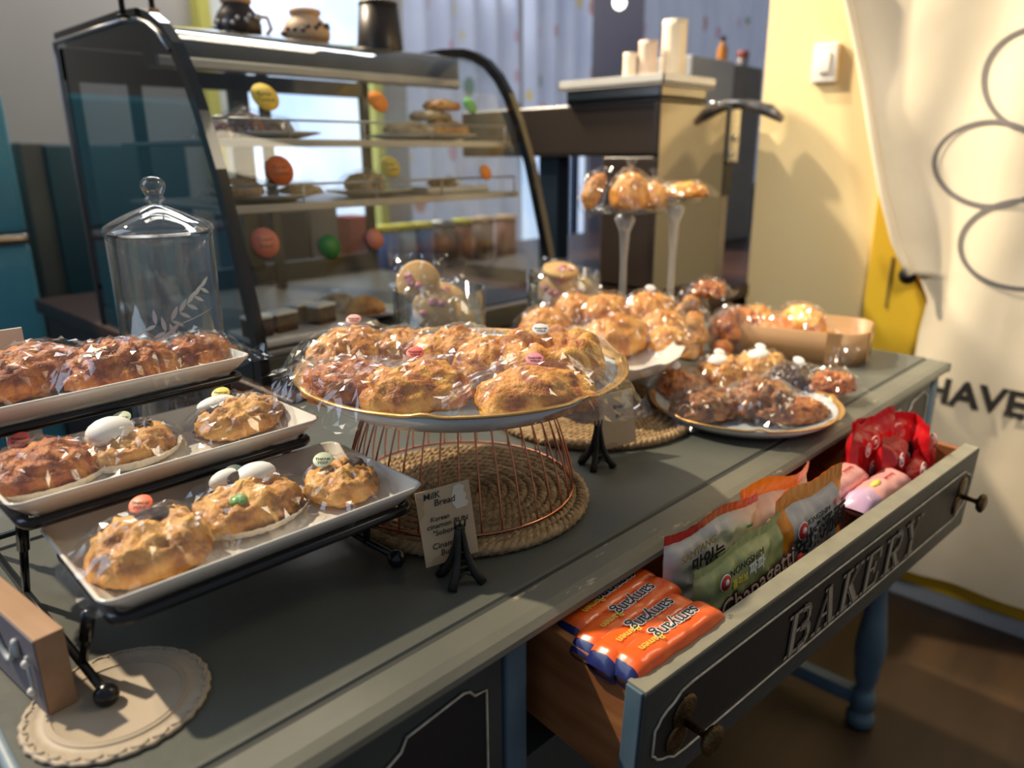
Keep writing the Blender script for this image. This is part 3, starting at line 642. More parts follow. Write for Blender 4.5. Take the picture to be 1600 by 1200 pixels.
def platter(name, c, R, base, H, label, inner=M_porc, tag_='platter'):
    t = empty(name, c, 0, label, tag_)
    mk('dish', lathe([(base, 0), (base+.006, .0005), (base+(R-base)*.55, H*.42), (R*.985, H*.94), (R*.965, H*.92), (R*.86, H*.60), (base*.9, .006), (.0001, .006)], 96), M_plate, t)
    def wob(r_, z, a): return (r_*(1+.012*max(0, math.sin(a*7))**6), z+.004*max(0, math.sin(a*7+.3))**10)
    mk('gold_rim', lathe([(R*.955, H*.90), (R*.985, H*.90), (R*1.0, H*.98), (R*.985, H*1.02), (R*.955, H*.98), (R*.93, H*.86)], 144, wob=wob, cap=False), M_gold, t)
    return t
M_plate = mat('blue_white_glaze', (.62, .70, .74), (.58, .66, .71), rough=.15, scale=5, coat=.4)
PL = (.658, .722, .0125+CHh+.002)
platter('gold_rimmed_platter', PL, .220, .172, .033, 'large blue-white platter with gold rim raised on the copper wire basket')
zf = PL[2]+.0085
gp = 'pastries on the big platter'; bk2 = dict(fx=.030, fy=.018, flare=.020)
wrapped('wrapped_pastry', 'pastry', 'flaky pastry with a pink sticker at the back left of the big raised platter', 548, 545, zf+.004, .170, .105, .054, 'croissant', P_flaky, 31, .35, 'pink', gp, bagk=bk2, spos=(.020, .006))
wrapped('wrapped_pastry', 'pastry', 'dark-ended flaky pastry at the front left of the big raised platter', 546, 597, zf+.006, .150, .095, .046, 'croissant', P_cinn, 32, -.75, None, gp, bagk=dict(fx=.014, fy=.010, flare=.010))
wrapped('wrapped_pastry', 'pastry', 'flaky pastry with a red sticker at the front of the big raised platter', 652, 605, zf+.002, .180, .100, .054, 'croissant', P_flaky, 33, -.40, 'red', gp, bagk=bk2, spos=(.006, .024))
wrapped('wrapped_pastry', 'pastry', 'flaky golden pastry without sticker at the back middle of the big raised platter', 705, 548, zf+.004, .150, .105, .054, 'croissant', P_flaky, 34, .1, None, gp, bagk=bk2)
wrapped('wrapped_pastry', 'pastry', 'flaky pastry at the back of the big platter, right of the pink-stickered one', 628, 543, zf+.004, .120, .090, .046, 'croissant', P_flaky, 38, .8, None, gp, bagk=bk2)
wrapped('wrapped_pastry', 'pastry', 'large golden pastry ring with a white sticker at the right of the big raised platter', 858, 562, zf+.002, .175, .145, .064, 'ring', P_flaky, 35, .5, 'white', gp, bagk=bk2, spos=(-.016, .008))
wrapped('wrapped_pastry', 'pastry', 'flaky golden pastry with a rose sticker at the front right of the big raised platter', 838, 612, zf+.002, .185, .095, .050, 'croissant', P_flaky, 36, -.62, 'rose', gp, bagk=bk2, spos=(.004, .028))
wrapped('wrapped_pastry', 'pastry', 'flaky pastry tucked between the red-stickered pastry and the golden ring on the big platter', 765, 560, zf+.014, .130, .095, .048, 'croissant', P_flaky, 37, .9, None, gp, bagk=bk2)
PL2 = (1.220, .592, .001)
platter('gold_rimmed_platter', PL2, .168, .128, .026, 'smaller blue-white platter with gold rim standing flat on the sideboard')
gp2 = 'pastries on the flat platter'
for u, v, L, W_, H, kd, m_, s, rz, sk, lb, dz in [
    (1060, 600, .115, .075, .040, 'croissant', P_cinn, 41, .6, 'white', 'brown folded pastry at the left edge of the flat platter', 0),
    (1125, 580, .105, .075, .042, 'cookie', P_flaky, 42, .2, 'white', 'white-iced pastry at the back left of the flat platter', .006),
    (1188, 572, .095, .075, .044, 'cookie', P_cookie, 43, .1, 'white', 'pale iced pastry with a round white sticker at the back of the flat platter', .008),
    (1243, 590, .095, .075, .036, 'cookie', P_choc, 44, -.3, 'white', 'black chocolate pastry with a white sticker on the flat platter', .006),
    (1108, 632, .130, .070, .040, 'roll', P_dark, 45, -.3, None, 'long dark glazed pastry at the front left of the flat platter', 0),
    (1190, 622, .100, .085, .052, 'twist', P_dark, 46, .2, None, 'dark peaked pastry at the front middle of the flat platter', .004),
    (1240, 640, .100, .060, .034, 'roll', P_cinn, 47, -.6, None, 'low brown pastry at the front right of the flat platter', 0),
    (1298, 598, .080, .055, .034, 'twist', P_cinn, 48, -.5, None, 'small brown pastry at the right rim of the flat platter, its wrap overhanging', .006)]:
    ex = topping(('icing', -.004, .004, .93, .032, .020, .010, M_marsh)) if s in (42, 43) else None
    wrapped('wrapped_pastry', 'pastry', lb, u, v, PL2[2]+.0085+dz, L*1.2, W_*1.2, H*1.15, kd, m_, s, rz, sk, gp2, bagk=dict(fx=.022, fy=.014, flare=.014), spos=(.014, .008), extra=ex, swords=False)
# scalloped white plate with buns
sp = empty('scalloped_plate', (1.098, .842, .0125), 0, 'white scalloped cake plate on the farther seagrass placemat, heaped with buns', 'plate')
def sw_(r_, z, a): k = max(0, (r_-.10)/.07); return (r_*(1+.022*k*math.cos(a*14)), z+.0035*k*math.cos(a*14))
mk('dish', lathe([(.055, 0), (.060, .030), (.075, .040), (.11, .050), (.15, .072), (.164, .090), (.167, .094), (.162, .092), (.146, .076), (.10, .056), (.0001, .052)], 168, wob=sw_), M_porc, sp)
zs = .0125+.062
for u, v, L, W_, H, m_, s, rz, sk, lb, dz in [
    (962, 519, .145, .110, .064, P_bun, 51, 0, None, 'large crackled golden bun at the front of the scalloped plate', 0),
    (1035, 508, .105, .095, .060, P_bun, 52, .3, None, 'crackled golden bun at the right rim of the scalloped plate', .002),
    (853, 503, .110, .095, .058, P_bun, 53, .2, None, 'pale golden bun at the left of the scalloped plate', .004),
    (900, 480, .105, .090, .058, P_bun, 54, .5, None, 'golden bun behind the pale left bun on the scalloped plate', .020),
    (1015, 476, .105, .090, .056, P_bun, 55, .1, 'white', 'golden bun with a white sticker at the back of the scalloped plate', .030),
    (1042, 527, .075, .075, .046, P_bun, 57, .4, None, 'small golden bun low at the right front of the scalloped plate', .0),
    (945, 478, .100, .085, .052, P_bun, 56, .4, None, 'golden bun at the middle of the heap on the scalloped plate', .032)]:
    wrapped('wrapped_bun', 'bun', lb, u, v+5, zs+dz, L*1.15, W_*1.15, H*1.1, 'crackle', m_, s, rz, sk, 'buns on the scalloped plate', bagk=dict(fx=.026, fy=.020, flare=.026), spos=(0, .0), swords=False)
# bags standing between plate and box
for u, v, L, W_, H, s, rz, sk, lb, m_ in [
    (1100, 520, .085, .080, .105, 61, 0, None, 'tall bag of amber rolls right of the scalloped plate', P_bun),
    (1150, 515, .080, .075, .100, 62, .3, None, 'tall bag of spotted amber rolls touching the bamboo box', P_cinn),
    (1092, 487, .080, .078, .122, 63, .5, None, 'bag of amber rolls behind the scalloped plate, taller than its neighbours', P_bun)]:
    g = at(u, v+42, z=0)
    t = empty('roll_bag', (g.x, g.y+.03, .0005), rz, lb, 'bag of rolls', 'bags of amber rolls')
    k = 0
    for zz, (dx, dy) in ((0, (-.018, 0)), (0, (.022, .01)), (.036, (0, -.012)), (.04, (.01, .02)), (.068 if H > .1 else .055, (0, 0))):
        mk('roll', tr(pastry('croissant', .055, .045, .040, s+k), (dx, dy, zz)), m_, t); k += 1
    mk('wrapper', bag(L, W_, H+.008, s, fx=.012, fy=.010, flare=.02), M_film, t, False)
wrapped('wrapped_pastry', 'pastry', 'dark crumb pastry in glinting wrap lying on top of the tallest bag of rolls', 1108, 452, .128, .085, .075, .036, 'twist', P_cinn, 65, .2, None, None, bagk=dict(fx=.02, fy=.016, flare=.035), lift=0)
# ---------------------------------------------------------------- bamboo box
M_bam = mat('bamboo', (.36, .20, .085), (.29, .16, .065), rough=.5, scale=3, stretch=(1, 1, 12))
bbx = empty('bamboo_box', (1.722, .735, .0005), math.radians(14), 'round-cornered bamboo box of bread rolls near the right end of the sideboard', 'box')
def rr(L, D, rad, z, n=8):
    o = []
    for sx, sy, a0 in ((1, 1, 0), (-1, 1, PI/2), (-1, -1, PI), (1, -1, 1.5*PI)):
        for k in range(n): a = a0+PI/2*k/(n-1); o.append((sx*(L/2-rad)+rad*math.cos(a), sy*(D/2-rad)+rad*math.sin(a), z))
    return o
def hollow(L, D, rad, H, th):
    rs = [rr(L, D, rad, 0), rr(L, D, rad, H), rr(L-2*th, D-2*th, rad-th, H), rr(L-2*th, D-2*th, rad-th, .006)]
    n = len(rs[0]); V = [p for r_ in rs for p in r_]; Fs = [tuple(range(n))[::-1]]
    for k in range(3): Fs += [(k*n+i, k*n+(i+1) % n, (k+1)*n+(i+1) % n, (k+1)*n+i) for i in range(n)]
    return V, Fs+[tuple(3*n+i for i in range(n))]

mk('box_wall', hollow(.21, .35, .055, .072, .008), M_bam, bbx)
mk('overlap_strip', box(-.1075, -.104, -.125, -.095, .002, .074, .001), M_bam, bbx, False)
mk('overlap_strip', box(-.058, -.040, -.1775, -.174, .002, .074, .001), M_bam, bbx, False)
mk('handle_slot', box(-.005, .055, -.1765, -.1745, .036, .052, .001), mat('slot_light', (.85, .50, .16), rough=.6), bbx, False)
bm_ = Matrix.Translation((1.722, .735, .008)) @ Matrix.Rotation(math.radians(14), 4, 'Z')
for i, (x, y, z, L, W_, H, rz, s) in enumerate([(-.05, -.10, 0, .13, .075, .055, .9, 71), (.04, -.03, 0, .13, .075, .06, 1.3, 72), (-.045, .02, .010, .13, .08, .065, 1.5, 73), (.02, .08, .02, .13, .08, .065, .4, 74), (-.02, -.03, .050, .13, .075, .055, .7, 75), (-.03, .11, .03, .12, .075, .06, 1.2, 76)]):
    p = bm_ @ Vector((x, y, z))
    t = empty('wrapped_roll', p, math.radians(14)+rz, ['bread roll by the front corner inside the bamboo box', 'bread roll by the slotted end inside the bamboo box', 'bread roll along the left side inside the bamboo box', 'orange-brown bread roll toward the rear of the bamboo box', 'topmost bread roll lying across the others in the bamboo box', 'bread roll at the far end of the bamboo box'][i], 'bread roll', 'bread rolls in the bamboo box')
    mk('pastry', pastry('roll' if i % 2 else 'crackle', L, W_, H, s), P_cinn if i % 3 == 2 else P_bun, t); mk('wrapper', bag(L, W_, H, s, fx=.02, fy=.012, flare=.02), M_film, t, False)
# ---------------------------------------------------------------- card holders
M_card = mat('tan_card', (.58, .44, .28), (.52, .38, .23), rough=.7, scale=18)
M_cardb = mat('tan_card_stain', (.40, .27, .15), rough=.7); M_cardw = mat('card_light_patch', (.80, .72, .58), rough=.6)
def holder(loc, rz, s, label, clabel, words):
    t = empty('tower_card_holder', loc, rz, label, 'card holder', 'tower-shaped card holders')
    def leg_(sx, sy):
        P = [(.020*sx, .020*sy, 0), (.014*sx, .014*sy, .010), (.009*sx, .009*sy, .022), (.0055*sx, .0055*sy, .036), (.0032*sx, .0032*sy, .056), (.0022*sx, .0022*sy, .070)]
        return tube([tuple(c*s for c in p) for p in P], [w*s for w in (.0062, .0056, .0050, .0042, .0034, .0028)], 8)
    mk('tower_body', join(*[leg_(a, b) for a in (1, -1) for b in (1, -1)], box(-.011*s, .011*s, -.011*s, .011*s, .019*s, .023*s, .001), box(-.0065*s, .0065*s, -.0065*s, .0065*s, .037*s, .040*s, .001), box(-.005*s, .005*s, -.005*s, .005*s, .066*s, .070*s, .001),
        *[tube([(sx*.015*s, -.0155*s, .006*s), (0, -.0125*s, .015*s), (-sx*.015*s, -.0155*s, .006*s)], .0016*s, 6) for sx in (1,)]), M_iron, t)
    for x in (-.006, 0, .006): mk('clip', tube([(x*s, 0, .068*s), (x*1.1*s, -.001, .078*s)], .0012*s, 6), M_iron, t)
    mk('rear_foot', join(tube([(0, .006*s, .035*s), (-.012*s, .034*s, .001)], .003*s, 6), tube([(0, .006*s, .035*s), (.014*s, .034*s, .001)], .003*s, 6)), M_iron, t)
    c = empty('price_card', Vector(loc)+Vector((.004, .014*s, .024*s)), rz, clabel, 'card', 'cards on tower holders'); c.rotation_euler = (math.radians(-6), math.radians(-4), rz)
    w, h = .068*s/1., .094*s
    mk('card_sheet', box(-w/2-.004*s, w/2-.004*s, 0, .0009, -.004, h-.004, .0002), M_card, c, False)
    cx = -.004*s
    st_ = lambda pts: ([(cx+x*w, -.0006, -.004+z*h) for x, z in pts], [tuple(range(len(pts)))])
    mk('stain', join(st_([(-.5, .62), (-.44, .66), (-.38, .72), (-.40, .80), (-.36, .86), (-.40, .92), (-.5, .95)]), st_([(-.42, .02), (-.34, .10), (-.2, .12), (-.08, .07), (-.03, .01)])), M_cardb if not words else mat('card_stain', (.50, .34, .19), rough=.7), c, False)
    mk('light_patch', st_([(.20, .66), (.40, .67), (.44, .72), (.38, .77), (.42, .82), (.37, .88), (.40, .94), (.30, .985), (.20, .97), (.14, .85), (.14, .74)]), M_cardw, c, False)
    for body, z, sz, x in words:
        text(body, sz, M_ink, c, (cx+x, -.0009, z), (PI/2, 0, 0), extr=.0001, shear=.12, off=.00004)
holder((.494, .554, .0005), math.radians(-20), .93, 'dark little tower-shaped holder clipping the Milk Bread card, at the front of the sideboard', 'tan card handwritten Milk Bread in front of the copper wire basket',
    [('MilK', .076, .0105, -.014), ('Bread', .067, .0105, .000), ('Korean', .049, .0075, -.008), ('cinamon BUN', .041, .0085, .000), ('"Soboro"', .0325, .0085, -.003), ('Cinamon', .0175, .0095, -.004), ('BuN', .0085, .0095, -.004)])
holder((.852, .640, .0005), math.radians(-20), .93, 'dark little tower-shaped holder by the farther seagrass placemat', 'blurred tan card standing on the farther tower-shaped holder', [('Bread', .060, .009, .004), ('Bun', .045, .009, .004)])
bpy.data.objects['price_card.001'].location = Vector(bpy.data.objects['price_card.001'].location)+Vector((.062, -.010, -.006))
# ---------------------------------------------------------------- clear jars and containers
M_solid = mat('solid_clear_glass', (.95, .97, .97), rough=.02, trans=1.0)
M_etch = mat('etched_leaves', (.55, .66, .74), (.48, .60, .70), rough=.8, scale=30)
J = (.440, 1.112, .0005)
jar = empty('glass_jar', J, 0, 'tall lidded clear glass jar with etched leaf sprays, behind the highest tray', 'jar')
JR = .070
mk('jar_body', lathe([(.0001, .004), (JR-.012, .005), (JR-.004, .014), (JR-.003, .335), (JR-.001, .345), (JR, .346), (JR, .012), (JR-.008, .0), (.0001, 0)], 64), M_glass, jar)
M_lidg = clear('lid_glass', .08, .03, (.95, .97, .98), k=1.6)
mk('lid', lathe([(.0001, .3795), (.026, .373), (.050, .361), (.064, .352), (JR+.003, .348), (JR+.004, .354), (JR, .360), (.060, .366), (.038, .377), (.016, .386), (.0001, .390)], 64), M_lidg, jar)
mk('knob', lathe([(.010, .386), (.009, .389), (.0135, .392), (.014, .396), (.011, .399), (.0135, .404), (.0165, .411), (.015, .419), (.010, .424), (.0001, .426)], 32), M_lidg, jar)
def leaf(a, z, ang, ln, w):
    V = []; n = 7
    for i in range(n):
        t = i/(n-1); ww = w*math.sin(PI*t)**.8*(1-.3*t)
        for s_ in (-1, 1):
            dx = ln*t*math.cos(ang)-s_*ww*math.sin(ang); dz = ln*t*math.sin(ang)+s_*ww*math.cos(ang); aa = a+dx/JR
            V.append(((JR+.0006)*math.cos(aa), (JR+.0006)*math.sin(aa), z+dz))
    return V, [(2*i, 2*i+1, 2*i+3, 2*i+2) for i in range(n-1)]
A0 = math.atan2(-J[1], -J[0])
lv = []
for da, z0, fl_ in ((-.75, .175, 1), (.35, .19, -1), (.0, .235, 1)):
    for k in range(5):
        aa = A0+da+.16*k*fl_; zz = z0+.010*k
        lv.append(leaf(aa, zz, (1.1 if fl_ > 0 else 2.0)-.1*k, .022, .0034)); lv.append(leaf(aa, zz, -.55 if fl_ > 0 else 3.6, .018, .003))
    lv.append(leaf(A0+da-.15*fl_, z0-.012, .28 if fl_ > 0 else PI-.28, .080, .0009))
mk('etched_leaves', join(*lv), M_etch, jar, False)
ls = empty('glass_dish', (.40, 1.00, .0005), 0, 'small clear glass dish with ribbed edge glimpsed between the highest and middle trays', 'dish')
mk('bowl', lathe([(.025, 0), (.030, .004), (.050, .030), (.058, .034), (.048, .032), (.026, .006), (.0001, .005)], 48, wob=lambda r_, z, a: (r_*(1+.03*math.sin(a*20)), z)), M_glass, ls)
def cookie_jar(loc, R, H, label, clab, n, s):
    t = empty('glass_container', loc, 0, label, 'container', 'open clear glass containers of cookies')
    mk('cylinder', lathe([(.0001, 0), (R, 0), (R, H), (R-.004, H), (R-.004, .006), (.0001, .006)], 56), M_glass, t)
    rnd = random.Random(s); M_pk = mat('pink_icing', (.78, .30, .34), rough=.4)
    for i, (dx, dy, dz, rx, rz_) in enumerate(n):
        c = empty('round_cookie', (loc[0]+dx, loc[1]+dy, loc[2]+dz+H-.115), rz_, clab[i], 'cookie', 'pink-spotted butter cookies')
        c.rotation_euler = (rx, 0, rz_)
        mk('biscuit', lathe([(.0001, -.006), (.036, -.006), (.042, -.002), (.042, .003), (.037, .006), (.0001, .0075)], 36), P_sugar, c)
        for k in range(4):
            a = rnd.uniform(0, 6); r_ = rnd.uniform(.006, .026); o = mk('pink_drop', ball((0, 0, 0), 1, n=12), M_pk, c); o.scale = (.008, .007, .004); o.location = (r_*math.cos(a), r_*math.sin(a), .0075)
        mk('wrapper', bag(.084, .084, .012, s+i, fx=.014, fy=.012, flare=.02, n=(16, 14)), M_film, c, False)
cookie_jar((at(688, 500, y=1.09).x, 1.09, .0005), .088, at(688, 450, y=1.09).z, 'clear glass cylinder full of pink-spotted cookies behind the big platter', ['round cookie leaning up above the left rim of the glass cylinder', 'flat-facing pink-spotted cookie at the left inside the glass cylinder', 'pink-spotted cookie at the front bottom inside the glass cylinder', 'tilted yellowish cookie at the right inside the glass cylinder'],
    [(-.034, .020, .128, 1.15, -.9), (-.030, -.020, .082, 1.05, -.75), (.004, -.034, .050, 1.0, -.6), (.030, .010, .085, .8, -.2)], 81)
cookie_jar((at(880, 450, y=1.13).x, 1.13, .0005), .085, at(880, 424, y=1.13).z, 'clear glass container of cookies behind the scalloped plate, near the pedestal stands', ['pink-topped cookie lying highest in the container near the pedestals', 'pink-spotted cookie at the left in the container near the pedestals', 'cookie lowest at the front in the container near the pedestals'],
    [(-.01, 0, .118, .3, -.5), (-.038, -.01, .075, 1.0, -.9), (.02, -.03, .07, .9, -.5)], 91)
# glass pedestals
def pedestal(loc, R, H, label):
    t = empty('glass_pedestal', loc, 0, label, 'stand', 'glass pedestal stands')
    mk('foot', lathe([(.0001, 0), (.055, 0), (.056, .004), (.02, .012), (.012, .02), (.0001, .02)], 40), M_lidg, t)
    mk('stem', lathe([(.010, .018), (.0085, .08), (.008, H*.6), (.013, H-.05), (.026, H-.018), (.018, H-.004), (.0001, H-.004)], 24), M_pedg, t)
    mk('plate', lathe([(.0001, H-.004), (R*.9, H), (R, H+.008), (R*.98, H+.012), (R*.88, H+.006), (.0001, H+.002)], 48), M_lidg, t)
M_pedg = clear('stem_glass', .16, .05, (.80, .78, .72), k=1.6, haze=.18)
PD1, PD2 = (1.600, 1.135, .0005), (1.742, 1.060+.02, .0005)
pedestal(PD1, .102, .312, 'tall clear glass pedestal stand with three bagged buns, left of the two')
pedestal(PD2, .066, .330, 'tall clear glass pedestal stand with one flat bun, right of the two')
for u, v, L, W_, H, rx, s, lb in [(938, 292, .090, .055, .040, -1.0, 101, 'upright slim bun in twisted wrap at the left of the taller left pedestal'), (985, 292, .105, .09, .085, 0, 102, 'big round golden bun wrapped in the middle of the left pedestal'), (1022, 302, .07, .07, .060, 0, 103, 'round bun wrapped at the right edge of the left pedestal')]:
    p = at(u, v, y=1.12 if s != 102 else 1.11); t = empty('bagged_bun', (p.x, p.y, .3215), 0, lb, 'bun', 'buns on the glass pedestals')
    if s == 101:
        t.rotation_euler = (0, -1.15, -.7); t.location.z = .362
    mk('pastry', pastry('crackle', L, W_, H, s), P_bun, t); mk('wrapper', bag(L, W_, H+.004, s, fx=.02, fy=.012, flare=.012), M_film, t, False)
    if s != 101: mk('gathered_neck', lathe([(.004, H-.004), (.010, H+.006), (.006, H+.014), (.016, H+.034)], 9, cap=False), M_film, t, False)
p = at(1072, 300, y=1.08); t = empty('bagged_bun', (p.x, p.y, .3415), -.5, 'flat golden bun with a yellow spot on the right pedestal', 'bun', 'buns on the glass pedestals')
mk('pastry', pastry('crackle', .125, .085, .036, 104), P_bun, t); mk('yolk_spot', ball((.005, -.012, .036), .012, (1, 1, .35), 16), M_cy, t); mk('wrapper', bag(.125, .085, .038, 104, fx=.016, fy=.012, flare=.01), M_film, t, False)
# ---------------------------------------------------------------- curved glass display case
prof = [(1.42, 0), (1.426, .108), (1.468, .265), (1.512, .421), (1.556, .53), (1.595, .606), (1.632, .655), (1.675, .692), (1.72, .714), (1.766, .727), (1.85, .733), (2.30, .733)]
X0, X1 = .716, 1.660
dc = empty('display_case', (X0, 1.42, .0005), 0, 'countertop curved-glass pastry display case with black side frames and three shelves', 'display case')
def c_(x, y, z): return (x-X0, y-1.42, z)
back = [(2.30, .733), (2.285, 0)]
outl2 = prof+[(2.285, 0)]
M_cframe = mat('gloss_black_frame', (.010, .010, .011), (.014, .013, .013), rough=.18, coat=.5)
M_silver = mat('satin_silver_edge', (.42, .42, .43), (.36, .36, .37), rough=.35, metal=.8)
for x, nm, side in ((X0, 'left_glass', 1), (X1, 'right_glass', -1)):
    n = len(outl2); mk('side_glass', ([c_(x+.002*side, y, z) for y, z in outl2], [tuple(range(n))]), M_tint if side > 0 else M_glass, dc, False)
    # swept front band of the frame
    for nm2, w, th, m in (('side_frame', .022, .024, M_cframe),):
        V = []; P = prof
        for i, (y, z) in enumerate(P):
            a = P[max(0, i-1)]; b = P[min(len(P)-1, i+1)]; t = Vector((b[0]-a[0], b[1]-a[1])).normalized(); nn = Vector((t.y, -t.x))
            for dx, dn in ((0, -.002), (w*side, -.002), (w*side, th), (0, th)): V.append(c_(x+dx-(.0 if side > 0 else 0), y-nn.x*dn, z-nn.y*dn))
        m_n = len(P); Fs = [(i*4+j, i*4+(j+1) % 4, (i+1)*4+(j+1) % 4, (i+1)*4+j) for i in range(m_n-1) for j in range(4)]+[(0, 1, 2, 3), tuple((m_n-1)*4+j for j in (3, 2, 1, 0))]
        recalc(mk(nm2, (V, Fs), m, dc, False))
    mk('silver_edge', tube([c_(x-.002*side, y, z) for y, z in [(1.85, .735), (2.30, .735), (2.300, .70), (2.287, .0)]], .005, 8), M_silver, dc)
    mk('silver_edge', tube([c_(x-.002*side, y-.002, z+.002) for y, z in prof[6:]], .004, 8), M_silver, dc)
mk('hinge', tr(lathe([(.026, 0), (.026, .006), (.012, .010), (.0001, .010)], 28), c_(X0-.001, 2.12, .06), (0, -PI/2, 0)), M_chrome, dc)
V = []; P = prof[1:-1]
for y, z in P:
    V += [c_(X0+.02, y, z), c_(X1-.02, y, z)]
M_cglass = clear('curved_pane', .045, .03, (.93, .95, .93), k=1.3, haze=.012)
mk('curved_glass', (V, [(2*i, 2*i+1, 2*i+3, 2*i+2) for i in range(len(P)-1)]), M_cglass, dc)
mk('top_panel', box(*[v for v in (.02, X1-X0-.02)], .38, .87, .722, .732, .002), M_cframe, dc, False)
mk('top_rail', box(.02, X1-X0-.02, .36, .40, .640, .724, .004), M_cframe, dc, False)
mk('lamp_rail', box(.03, X1-X0-.03, .345, .362, .642, .664, .004), M_silver, dc, False)
for xa_, xb_ in ((0, .03), (.44, .50), (X1-X0-.03, X1-X0)): mk('rear_frame', box(xa_, xb_, .84, .865, .10, .72, .003), M_cframe, dc, False)
mk('rear_frame', box(0, X1-X0, .84, .865, .64, .72, .003), M_cframe, dc, False)
mk('rear_frame', box(0, X1-X0, .84, .865, .05, .12, .003), M_cframe, dc, False)
mk('base', box(.0, X1-X0, .012, .865, .0, .050, .004), M_cframe, dc, False)
mk('base_strip', box(.02, X1-X0-.02, .000, .016, .050, .060, .002), M_silver, dc, False)
mk('base_plinth', box(.02, X1-X0-.02, -.004, .02, .002, .048, .002), mat('olive_plinth', (.12, .12, .095), rough=.45), dc, False)
M_deck = mat('grey_deck', (.05, .05, .045), rough=.4)
mk('deck', box(.02, X1-X0-.02, .03, .84, .050, .060, .001), M_deck, dc, False)
M_shelf = mat('pale_grey_shelf', (.40, .39, .34), (.34, .33, .29), rough=.35)
for z, yf, nm in ((.478, .150, 'a'), (.342, .115, 'b')):
    mk('shelf', box(.03, X1-X0-.03, yf, .62, z, z+.008, .001), M_shelf, dc, False)
    mk('shelf_rail', join(tube([(.04, yf+.004, z+.050), (X1-X0-.04, yf+.004, z+.050)], .0028, 6), *[tube([(x_, yf+.004, z), (x_, yf+.004, z+.050)], .0026, 6) for x_ in (.04, .22, .42, .63, X1-X0-.04)]), M_silver, dc)
    mk('shelf_edge', box(.03, X1-X0-.03, yf-.004, yf, z-.006, z+.010, .001), M_silver, dc, False)
mk('shelf_bracket', join(box(.10, .13, .70, .72, .06, .64, .002)), M_cframe, dc, False)
mk('shelf_bracket', join(box(.46, .49, .70, .72, .06, .64, .002)), M_cframe, dc, False)
# contents of the case
def plate_of(x, y, z, R, label, sq=False):
    t = empty('cake_plate', (x, y, z), 0, label, 'plate', 'plates in the display case')
    if sq: mk('dish', box(-R*1.3, R*1.3, -R*.7, R*.7, 0, .018, .006, 3), M_porc, t)
    else: mk('dish', lathe([(R*.5, 0), (R*.6, .004), (R, .016), (R*1.02, .019), (R*.6, .010), (.0001, .008)], 60, wob=lambda r_, z, a: (r_*(1+.03*math.sin(a*10)*(r_ > R*.9)), z)), M_porc, t)
    return t
plate_of(.95, 1.70, .4868, .12, 'white plate at the left of the upper shelf in the case'); plate_of(1.42, 1.70, .4868, .15, 'white scalloped plate under the pale pastry stack on the upper shelf of the case')
plate_of(.92, 1.68, .3508, .13, 'white plate at the left of the middle shelf in the case'); plate_of(1.22, 1.68, .3508, .11, 'white plate in the middle of the middle shelf in the case'); plate_of(1.48, 1.68, .3508, .09, 'small tray at the right of the middle shelf in the case', True)
plate_of(.905, 1.53, .0608, .115, 'pale rectangular tray of dark cakes on the case floor', True); plate_of(1.12, 1.56, .0608, .075, 'scalloped white plate of round pastries on the case floor')
M_spr = mat('sprinkle_coating', (.40, .12, .08), (.10, .06, .05), rough=.5, scale=70, c3=(.75, .60, .45), lo=.45, hi=.55)
P_pale = pastry_mat('pale_pastry', (.55, .42, .26), (.46, .32, .18), (.30, .18, .09))
def dcp(u, v, y, z, L, W_, H, kind, m, s, lb, cat='pastry', film=False):
    p = at(u, v, y=y); t = empty('display_pastry', (p.x, y, z), s*.3, lb, cat, 'baked goods in the display case')
    mk('pastry', pastry(kind, L, W_, H, s), m, t)
    if film: mk('wrapper', bag(L, W_, H+.004, s, fx=.014, fy=.01, n=(16, 14)), M_film, t, False)
dcp(335, 168, 1.66, .4868, .08, .07, .04, 'crackle', M_spr, 111, 'sprinkle-coated ball at the far left of the upper shelf', film=True)
dcp(375, 165, 1.67, .500, .095, .08, .048, 'crackle', M_spr, 112, 'sprinkle-coated ball beside the yellow round tag on the upper shelf', film=True)
dcp(428, 170, 1.72, .506, .085, .07, .03, 'crackle', P_pale, 113, 'pale pastry behind the yellow round tag on the upper shelf', film=True)
dcp(640, 185, 1.68, .506, .14, .10, .032, 'cookie', P_pale, 114, 'pale flat pastry lowest in the stack on the upper shelf')
dcp(695, 182, 1.66, .506, .14, .10, .036, 'cookie', P_cookie, 115, 'golden flat pastry at the right of the stack on the upper shelf')
dcp(672, 165, 1.69, .543, .14, .10, .028, 'cookie', P_pale, 116, 'pale flat pastry in the middle of the stack on the upper shelf')
dcp(690, 148, 1.70, .572, .14, .10, .028, 'cookie', P_bun, 117, 'golden topmost pastry of the stack on the upper shelf')
dcp(370, 285, 1.64, .366, .14, .11, .04, 'crackle', P_pale, 118, 'pale cake slice at the left of the middle shelf', film=True)
dcp(470, 290, 1.64, .366, .12, .10, .022, 'crackle', P_pale, 119, 'flat pale pastry right of the orange-red round tag', film=True)
dcp(570, 275, 1.65, .366, .11, .10, .045, 'twist', P_pale, 120, 'pale swirled pastry beside the mustard round tag', film=True)
dcp(692, 278, 1.66, .3688, .10, .06, .022, 'crackle', P_pale, 121, 'small pale slab at the right of the middle shelf')
